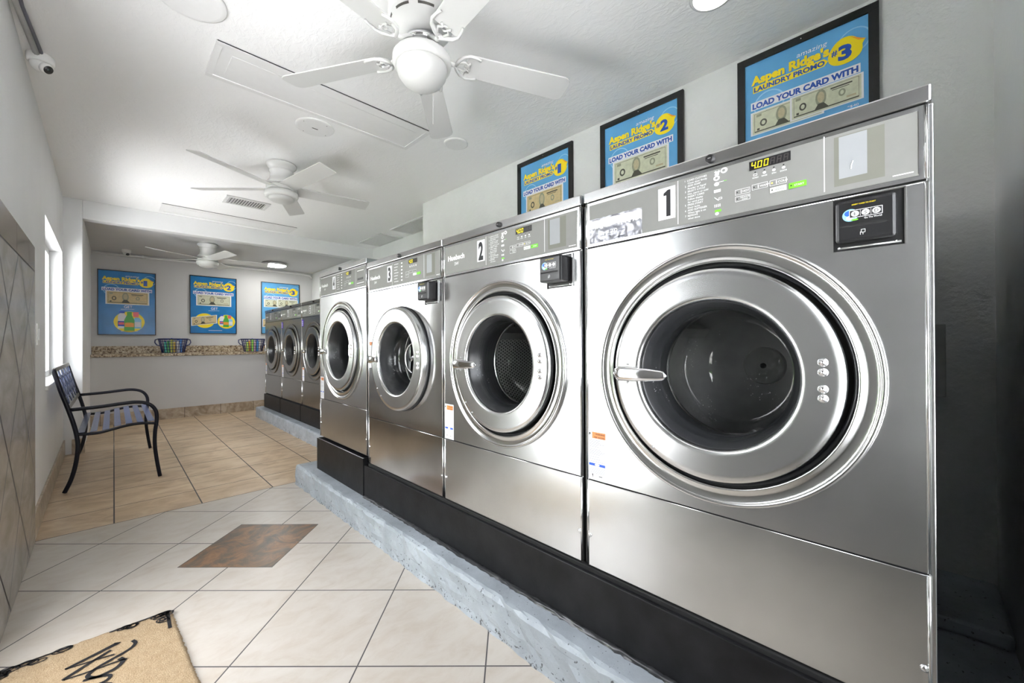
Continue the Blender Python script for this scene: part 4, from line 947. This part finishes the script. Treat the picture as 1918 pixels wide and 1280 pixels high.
# ------------------------------------------------------------------ ceiling fittings
def ceil_panel(x0, x1, y0, y1, label, inset=0.045):
    m = MB(); z = ZC
    m.box(x0, x1, y0, y0 + 0.03, z - 0.007, z - 0.0005, 'white_flat'); m.box(x0, x1, y1 - 0.03, y1, z - 0.007, z - 0.0005, 'white_flat')
    m.box(x0, x0 + 0.03, y0 + 0.03, y1 - 0.03, z - 0.007, z - 0.0005, 'white_flat'); m.box(x1 - 0.03, x1, y0 + 0.03, y1 - 0.03, z - 0.007, z - 0.0005, 'white_flat')
    m.box(x0 + 0.03, x1 - 0.03, y0 + 0.03, y1 - 0.03, z - 0.003, z - 0.0005, 'white_flat')
    m.box(x0 + 0.03 + inset, x1 - 0.03 - inset, y0 + 0.03 + inset, y1 - 0.03 - inset, z - 0.005, z - 0.003, 'white_flat')
    m.box(x0 + 0.005, x1 - 0.005, y0 - 0.0045, y0 - 0.0005, z - 0.004, z - 0.0005, 'ink_black')  # black strip paints the shade of the gap along one edge
    tag(m.build('ceiling_panel', bevel=0.001), label, 'ceiling panel')
ceil_panel(0.34, 1.52, 2.285, 2.62, 'long white framed blank panel on the ceiling beside the ornate fan')
ceil_panel(0.345, 1.60, 5.33, 5.66, 'long white framed blank panel on the ceiling just before the beam')
M['disc_glow'] = emit('added_disc_glow', (1.0, 0.99, 0.97), 2.4)  # glow added to a ceiling disc to brighten the nearby wall corner
def disc(x, y, r, label, z=ZC, slot=False, lit=False):
    m = MB(); m.lathe([(r, 0.0), (r, -0.006), (r - 0.006, -0.009), (r * 0.85, -0.010)], (x, y, z), 'z', 48, 'white_flat'); m.lathe([(r * 0.85, -0.010), (0.0, -0.011)], (x, y, z), 'z', 48, 'disc_glow' if lit else 'white_flat')
    if slot:
        m.box(x - 0.018, x + 0.018, y - 0.003, y + 0.003, z - 0.0125, z - 0.0115, 'black_matte')
        for k in range(4): m.lathe([(0.003, -0.0105), (0.0, -0.0125)], (x + r * 0.82 * math.cos(0.5 + k * pi / 2), y + r * 0.82 * math.sin(0.5 + k * pi / 2), z), 'z', 8, 'ink_black')
    tag(m.build('ceiling_cover'), label, 'ceiling cover plate')
disc(0.225, 2.085, 0.125, 'round white blank cover plate on the ceiling at upper left')
disc(0.938, 2.765, 0.115, 'round white ceiling cover with a small dark slot, beside the long panel', slot=True)
disc(1.730, 2.295, 0.085, 'small round white cover plate on the ceiling near poster 1')
disc(1.735, 0.575, 0.085, 'small round white cover disc, with an added glow, on the ceiling above washer 1, at the top edge', lit=True)
def vent_grille(x0, x1, y0, y1, n, label, eggcrate=False):
    root = thing('air_vent', label, 'air vent', ((x0 + x1) / 2, (y0 + y1) / 2, ZC)); cx, cy = (x0 + x1) / 2, (y0 + y1) / 2
    hx, hy = (x1 - x0) / 2, (y1 - y0) / 2; w = 0.028; f = MB()
    f.box(-hx, hx, -hy, -hy + w, -0.012, -0.0005, 'white'); f.box(-hx, hx, hy - w, hy, -0.012, -0.0005, 'white'); f.box(-hx, -hx + w, -hy + w, hy - w, -0.012, -0.0005, 'white'); f.box(hx - w, hx, -hy + w, hy - w, -0.012, -0.0005, 'white')
    f.box(-hx + w, hx - w, -hy + w, hy - w, -0.003, -0.0005, 'black_matte' if not eggcrate else 'face_light')
    for sx in (-1, 1): f.lathe([(0.004, -0.0121), (0.0, -0.0145)], (sx * (hx - w / 2), 0, 0), 'z', 8, 'zinc')
    f.build('frame', root, bevel=0.002)
    if not eggcrate:
        for k in range(n):
            x = -hx + w + (2 * hx - 2 * w) * (k + 0.5) / n
            s_ = MB(); s_.obox((x, 0, -0.009), (0.0092, 0, 0.004), (0, hy - w, 0), (-0.0005, 0, 0.0009), 'white'); s_.build('louvre', root)
    else:
        g = MB()
        for k in range(n): x = -hx + w + (2 * hx - 2 * w) * (k + 0.5) / n; g.box(x - 0.0015, x + 0.0015, -hy + w, hy - w, -0.010, -0.003, 'white')
        for k in range(n): y = -hy + w + (2 * hy - 2 * w) * (k + 0.5) / n; g.box(-hx + w, hx - w, y - 0.0015, y + 0.0015, -0.010, -0.003, 'white')
        g.build('grid', root)
vent_grille(0.765, 1.135, 4.60, 4.85, 14, 'white louvred air vent on the ceiling beyond the plain middle fan')
vent_grille(2.44, 2.755, 4.83, 5.50, 22, 'square-grid return air grille, farther of the ceiling pair by the right wall', True)
vent_grille(2.44, 2.755, 3.85, 4.60, 22, 'square-grid return air grille, nearer of the ceiling pair by the right wall', True)
# flush lamp in the alcove (lit)
r = thing('flush_ceiling_lamp', 'round flush ceiling lamp, lit, on the alcove ceiling by the far washers', 'ceiling lamp', (1.82, 7.18, ZA))
MB().lathe([(0.0, -0.0005), (0.165, -0.001), (0.175, -0.006), (0.178, -0.030), (0.172, -0.040), (0.160, -0.042)], axis='z', seg=56, m='zinc').build('rim', r)
M['lamp_on'] = emit('lit_diffuser', (1.0, 0.98, 0.94), 38.0)
MB().lathe([(0.160, -0.041), (0.150, -0.048), (0.10, -0.052), (0.0, -0.053)], axis='z', seg=56, m='lamp_on').build('diffuser', r)
# dome cameras and conduit
def dome(loc, look, label, up=False):
    root = thing('security_camera', label, 'security camera', loc); root.scale = (0.8, 0.8, 0.8)
    MB().lathe([(0.0, 0.0), (0.058, -0.001), (0.060, -0.006), (0.060, -0.040), (0.056, -0.050), (0.05, -0.052)], axis='z', seg=36, m='plastic_white').build('mount', root)
    l = Vector(look).normalized(); c_ = Vector((0, 0, -0.052)); b = MB(); pts = []
    n, sg = 10, 24; vs = []; fs = []
    for i in range(n + 1):
        th = pi * i / n
        for k in range(sg): ph = 2 * pi * k / sg; vs.append((0.048 * math.sin(th) * math.cos(ph), 0.048 * math.sin(th) * math.sin(ph), -0.052 + 0.048 * math.cos(th)))
    for i in range(n):
        for k in range(sg): k2 = (k + 1) % sg; fs.append((i * sg + k, (i + 1) * sg + k, (i + 1) * sg + k2, i * sg + k2))
    b.add(vs, fs, 'plastic_white', True); b.build('ball', root)
    e = MB(); q = c_ + l * 0.030
    e.tube([q, c_ + l * 0.050, c_ + l * 0.054], [0.034, 0.032, 0.026], 'plastic_white', 24); e.tube([c_ + l * 0.0535, c_ + l * 0.056], [0.024, 0.024], 'black', 24)
    e.tube([c_ + l * 0.0555, c_ + l * 0.058], [0.010, 0.008], 'glass_dark', 16); e.build('lens', root, label='black lens ringed by small lights')
    return root
dome((-0.252, 3.02, ZC), (0.55, -0.45, -0.55), 'white dome security camera in the ceiling corner at upper left')
dome((0.125, 7.52, ZA), (0.25, -0.7, -0.6), 'white dome security camera on the alcove ceiling above poster 1')
cd = MB(); cd.tube([(-0.285, -0.1, ZC - 0.02), (-0.290, 1.5, ZC - 0.022), (-0.285, 2.5, ZC - 0.018), (-0.262, 2.97, ZC - 0.015)], 0.012, 'conduit', 8); cd.tube([(-0.262, -0.1, ZC - 0.014), (-0.265, 1.6, ZC - 0.012), (-0.268, 2.60, ZC - 0.016), (-0.246, 2.96, ZC - 0.012)], 0.008, 'ink_grey', 8)
tag(cd.build('cable_conduit'), 'grey conduit and cable along the left ceiling edge to the camera', 'conduit')
cd = MB(); cd.tube([(-0.20, YB - 0.025, ZA - 0.035), (1.2, YB - 0.025, ZA - 0.03), (2.45, YB - 0.025, ZA - 0.035), (2.55, YB - 0.03, ZA - 0.05), (2.58, YB - 0.06, ZA - 0.09)], 0.014, 'white_flat', 8)
for xx in (0.3, 1.1, 1.9): cd.box(xx - 0.012, xx + 0.012, YB - 0.045, YB - 0.001, ZA - 0.05, ZA - 0.015, 'white_flat')
tag(cd.build('cable_conduit'), 'white painted conduit along the top of the back wall', 'conduit')

# ------------------------------------------------------------------ wall fittings
sw = thing('light_switch', 'white light switch plate on the left wall beside the tiles', 'light switch', (XL - 0.017, 3.60, 1.12), pi / 2)
MB().box(-0.036, 0.036, -0.007, 0.0, -0.062, 0.062, 'plastic_white').build('switch_plate', sw, bevel=0.002)
MB().box(-0.016, 0.016, -0.011, -0.007, -0.034, 0.034, 'plastic_white').build('rocker', sw, bevel=0.001)
sw.rotation_euler = (0, 0, pi / 2)
tag(MB().box(XR - 0.05, XR - 0.001, -0.082, -0.045, 0.85, 1.12, 'conduit').build('cable_duct', bevel=0.002), 'grey vertical cable duct on the wall behind washer 1', 'cable duct')

# ------------------------------------------------------------------ bench
def bench():
    root = thing('metal_bench', 'black metal garden bench with slatted seat under the window on the left', 'bench', (0, 0, 0))
    def arc(P, n=8):
        out = []
        for i in range(len(P) - 1):
            p0 = P[max(i - 1, 0)]; p1 = P[i]; p2 = P[i + 1]; p3 = P[min(i + 2, len(P) - 1)]
            for k in range(n):
                t_ = k / n
                out.append(tuple(0.5 * ((2 * b_) + (-a_ + c_) * t_ + (2 * a_ - 5 * b_ + 4 * c_ - d_) * t_ ** 2 + (-a_ + 3 * b_ - 3 * c_ + d_) * t_ ** 3) for a_, b_, c_, d_ in zip(p0, p1, p2, p3)))
        out.append(P[-1]); return out
    rear = [(-0.286, 0.002), (-0.255, 0.085), (-0.232, 0.19), (-0.220, 0.31), (-0.226, 0.40), (-0.242, 0.49), (-0.268, 0.60), (-0.300, 0.72), (-0.318, 0.80), (-0.338, 0.885)]
    rear = [(min(x + 0.035, x + 0.035), z) for x, z in rear]
    front = [(0.262, 0.002), (0.245, 0.12), (0.232, 0.25), (0.233, 0.36), (0.243, 0.45), (0.240, 0.52), (0.215, 0.570), (0.175, 0.598), (0.115, 0.610), (0.036, 0.606), (-0.077, 0.596), (-0.225, 0.590)]
    rail = [(-0.190, 0.410), (-0.149, 0.404), (-0.077, 0.404), (-0.002, 0.420), (0.075, 0.436), (0.155, 0.440), (0.235, 0.430)]
    for y in (4.28, 5.495):
        MB().tube([(x, y, z) for x, z in arc(rear, 5)], 0.0135, 'iron', 8, ref=(0, 1, 0)).build('leg', root)
        MB().tube([(x, y, z) for x, z in arc(front, 5)], 0.0135, 'iron', 8, flat=1.0, ref=(0, 1, 0)).build('armrest', root, label='armrest curving down into the front leg')
        MB().tube([(x, y, z) for x, z in arc(rail, 5)], 0.011, 'iron', 8, ref=(0, 1, 0)).build('seat_rail', root)
    zr = lambda x: 0.404 + (0.036 / (1 + math.exp(-(x - 0.0) / 0.03)))
    for k in range(7):
        x = -0.170 + 0.0635 * k
        MB().obox((x, 4.8875, zr(x) + 0.012), (0.019, 0, 0.003 if k < 5 else 0), (0, 0.603, 0), (0, 0, 0.002), 'slat').build('slat', root, bevel=0.001)
    # back panel: inclined plane from (-.233,.60) up to (-.30,.885)
    y0, y1 = 4.30, 5.475; L0 = Vector((-0.236, 0, 0.600)); L1 = Vector((-0.298, 0, 0.880)); up_ = (L1 - L0); nrm = Vector((up_.z, 0, -up_.x)).normalized()
    f = MB(); pt = lambda y, t_: (L0.x + up_.x * t_, y, L0.z + up_.z * t_)
    for t_ in (0, 1): f.obox(pt((y0 + y1) / 2, t_), (0, (y1 - y0) / 2, 0), tuple(up_.normalized() * 0.014), tuple(nrm * 0.009), 'slat_edge')
    for y in (y0, y1): f.obox(pt(y, 0.5), (0, 0.010, 0), tuple(up_ * 0.5), tuple(nrm * 0.009), 'iron')
    f.build('back_frame', root, bevel=0.002)
    lat = MB(); n = 5; w = (y1 - y0) / n
    for k in range(n):
        a_ = y0 + w * k; b_ = a_ + w; c_ = (a_ + b_) / 2
        for pa, pb in (((a_, 0), (b_, 1)), ((a_, 1), (b_, 0))):
            q0, q1 = Vector(pt(*pa)), Vector(pt(*pb)); d_ = (q1 - q0)
            side = nrm.cross(d_).normalized(); lat.obox(tuple((q0 + q1) / 2), tuple(d_ / 2), tuple(side * 0.008), tuple(nrm * 0.003), 'slat')
        cc = [Vector(pt(c_ + 0.085 * math.cos(t_), 0.5 + 0.30 * math.sin(t_))) for t_ in [2 * pi * i / 20 for i in range(21)]]
        lat.tube([tuple(q) for q in cc], 0.005, 'slat', 6, caps=False)
        lat.obox(pt(a_, 0.5), (0, 0.007, 0), tuple(up_ * 0.5), tuple(nrm * 0.003), 'slat')
    lat.build('lattice', root, label='pierced lattice back panel')
bench()

# ------------------------------------------------------------------ counter and baskets
ct = MB(); ct.box(-0.213, 2.598, 7.425, YB - 0.001, 0.892, 0.932, 'granite'); cto = ct.build('countertop', bevel=0.006)
tag(cto, 'speckled beige granite countertop on the knee wall at the back', 'countertop')
MB().box(-0.213, 2.598, YB - 0.021, YB - 0.001, 0.932, 1.035, 'granite').build('backsplash', cto, bevel=0.003)
packs = [((0.05, 0.55, 0.40), (0.10, 0.60, 0.12), (0.70, 0.75, 0.10), (0.85, 0.60, 0.10), (0.85, 0.85, 0.85), (0.10, 0.30, 0.70)), ((0.60, 0.80, 0.15), (0.90, 0.40, 0.08), (0.35, 0.75, 0.12), (0.80, 0.45, 0.60), (0.10, 0.35, 0.75), (0.85, 0.85, 0.80))]
PM = {}
def basket(x, y, where, idx):
    z0 = 0.933; root = thing('laundry_basket', 'navy lattice basket of detergent bottles on the counter, %s' % where, 'basket', (x, y, z0))
    H = 0.20; r0, r1 = 0.125, 0.165; sx = 1.0; b = MB()
    for t_ in (0.0, 0.22, 0.42, 0.62, 0.82):
        rr = r0 + (r1 - r0) * t_; b.tube([(rr * math.cos(a_) * sx, rr * 0.8 * math.sin(a_), H * t_ + 0.004) for a_ in [2 * pi * i / 36 for i in range(37)]], 0.0035, 'basket', 6, caps=False)
    for k in range(26):
        a_ = 2 * pi * k / 26; b.tube([(r0 * math.cos(a_), r0 * 0.8 * math.sin(a_), 0.004), (r1 * math.cos(a_), r1 * 0.8 * math.sin(a_), H)], 0.0035, 'basket', 5)
    b.lathe([(0.0, 0.001), (r0 * 0.8, 0.001), (r0 * 0.8, 0.005), (0, 0.005)], axis='z', seg=24, m='basket'); b.build('body', root)
    MB().tube([(r1 * math.cos(a_) * 1.02, r1 * 0.82 * math.sin(a_), H) for a_ in [2 * pi * i / 36 for i in range(37)]], 0.009, 'basket', 8, caps=False).build('rim', root)
    for sg in (-1, 1): MB().tube([(sg * 0.163, 0.03, H), (sg * 0.195, 0.025, H - 0.012), (sg * 0.200, 0, H - 0.05), (sg * 0.180, -0.015, H - 0.085), (sg * 0.150, -0.02, H - 0.095)], 0.007, 'basket', 8).build('handle', root)
    names = ['teal', 'green', 'lime', 'amber', 'white', 'blue'] if idx == 0 else ['yellow green', 'orange', 'bright green', 'pink', 'blue', 'cream']
    for k, c_ in enumerate(packs[idx]):
        mt = plain('pack_%s_%d' % (names[k].replace(' ', '_'), idx), c_, 0.3, nz=0.0); px_ = x - 0.088 + 0.035 * k; py = y + (0.016 if k % 2 else -0.018)
        m = MB(); h_ = 0.15 + 0.02 * (k % 3); d_ = 0.024
        m.box(px_ - 0.0135, px_ + 0.0135, py - d_, py + d_, z0 + 0.0065, z0 + 0.0065 + h_, mt); m.box(px_ - 0.008, px_ + 0.008, py - 0.011, py + 0.011, z0 + 0.0065 + h_, z0 + 0.0065 + h_ + 0.018, 'plastic_white' if k % 2 else 'blue_ink')
        o = m.build('detergent_bottle', bevel=0.003)
        tag(o, '%s detergent bottle standing in the navy basket %s' % (names[k], where), 'detergent bottle', 'detergent bottles in the counter baskets')
basket(0.614 * 1.0, 7.60, 'between posters 1 and 2', 0)
basket(1.612, 7.60, 'under poster 3 beside the far washers', 1)

# ------------------------------------------------------------------ door mat
def door_mat():
    mx0, mx1, my0, my1 = -0.272, 0.160, 1.30, 2.085
    root = thing('door_mat', 'tan coir door mat with black script lettering on the floor at lower left', 'door mat', (0, 0, 0))
    root.rotation_euler = (0, 0, 0)
    m = MB(); nx, ny_ = 60, 110; rr = random.Random(4); vs = []; fs = []
    for j in range(ny_ + 1):
        for i in range(nx + 1):
            ex = i in (0, nx); ey = j in (0, ny_)
            x = mx0 + (mx1 - mx0) * i / nx + (rr.uniform(-0.003, 0.003) if ex else 0) + 0.06 * (my1 - (my0 + (my1 - my0) * j / ny_)) * 1.0
            y = my0 + (my1 - my0) * j / ny_ + (rr.uniform(-0.003, 0.003) if ey else 0)
            vs.append((x, y, 0.0015 if (ex or ey) else 0.011 + rr.uniform(-0.0012, 0.0012)))
    for j in range(ny_):
        for i in range(nx): a_ = j * (nx + 1) + i; fs.append((a_, a_ + 1, a_ + nx + 2, a_ + nx + 1))
    m.add(vs, fs, 'coir', True); m.build('coir_pad', root)
    p = MB(); Z = 0.0134
    def W_(x, y): return (x, y, Z)
    def stroke(P, w):
        out = []; n = 6
        for i in range(len(P) - 1):
            p0 = P[max(i - 1, 0)]; p1 = P[i]; p2 = P[i + 1]; p3 = P[min(i + 2, len(P) - 1)]
            for k in range(n):
                t_ = k / n; out.append([0.5 * ((2 * b_) + (-a_ + c_) * t_ + (2 * a_ - 5 * b_ + 4 * c_ - d_) * t_ ** 2 + (-a_ + 3 * b_ - 3 * c_ + d_) * t_ ** 3) for a_, b_, c_, d_ in zip(p0, p1, p2, p3)])
        out.append(list(P[-1])); N_ = len(out); vs = []
        for i, q in enumerate(out):
            a_ = out[max(i - 1, 0)]; b_ = out[min(i + 1, N_ - 1)]; dx, dy = b_[0] - a_[0], b_[1] - a_[1]; L = math.hypot(dx, dy) or 1
            ww = (w if not isinstance(w, (list, tuple)) else w[0] + (w[1] - w[0]) * i / (N_ - 1)) * 1.35
            vs += [(q[0] - dy / L * ww, q[1] + dx / L * ww, Z), (q[0] + dy / L * ww, q[1] - dx / L * ww, Z)]
        p.add(vs, [(2 * i, 2 * i + 1, 2 * i + 3, 2 * i + 2) for i in range(N_ - 1)], 'ink_black')
    # script W, reading away from the door
    stroke([(0.008, 1.977), (0.0, 1.972), (-0.055, 1.953), (-0.113, 1.935)], (0.0075, 0.004))
    stroke([(-0.113, 1.935), (-0.06, 1.925), (-0.015, 1.915), (0.0, 1.910)], (0.002, 0.003))
    stroke([(-0.008, 1.945), (-0.06, 1.915), (-0.115, 1.878)], (0.004, 0.005))
    stroke([(-0.115, 1.878), (-0.06, 1.868), (0.0, 1.862), (0.03, 1.855)], (0.002, 0.003))
    stroke([(0.045, 1.955), (0.052, 1.930), (0.035, 1.905), (-0.01, 1.885), (-0.045, 1.868), (-0.06, 1.845), (-0.04, 1.82), (0.0, 1.825), (0.02, 1.85), (0.012, 1.875)], (0.004, 0.005))
    rr = random.Random(8)
    for k, yc in enumerate((1.800, 1.755, 1.71, 1.665, 1.61, 1.56)):
        stroke([(-0.07, yc + 0.03), (-0.04, yc + 0.02), (-0.01, yc), (-0.02, yc - 0.02), (-0.055, yc - 0.018), (-0.085, yc), (-0.09, yc - 0.02), (-0.07, yc - 0.04)], 0.0038)
    # corner lace
    p.build('script_lettering', root, label='black script lettering')
    def lace(cx, cy, sx, sy):
        nonlocal p
        p = MB()
        r2 = random.Random(int(abs(cx * 1000) + abs(cy * 100)))
        stroke([(cx, cy), (cx - 0.001 * sx, cy - 0.13 * sy)], 0.004); stroke([(cx, cy), (cx - 0.16 * sx, cy - 0.002 * sy)], 0.003)
        for k in range(15):
            a_ = r2.random() ** 1.3; 
            if r2.random() < 0.6: u, v = a_ * 0.15, r2.random() * 0.045 * (1 - a_) + 0.004
            else: u, v = r2.random() * 0.045 * (1 - a_) + 0.004, a_ * 0.11
            q = (cx - u * sx, cy - v * sy); rx, ry = 0.012 + 0.010 * r2.random(), 0.008 + 0.005 * r2.random()
            stroke([(q[0] + rx * math.cos(t_), q[1] + ry * math.sin(t_)) for t_ in [2 * pi * i / 8 for i in range(9)]], 0.0016)
        p.build('lace_corner', root)
    lace(0.147, 2.070, 1, 1); lace(-0.262, 2.070, -1, 1); lace(0.190, 1.315, 1, -1); lace(-0.215, 1.315, -1, -1)
    return root
door_mat()
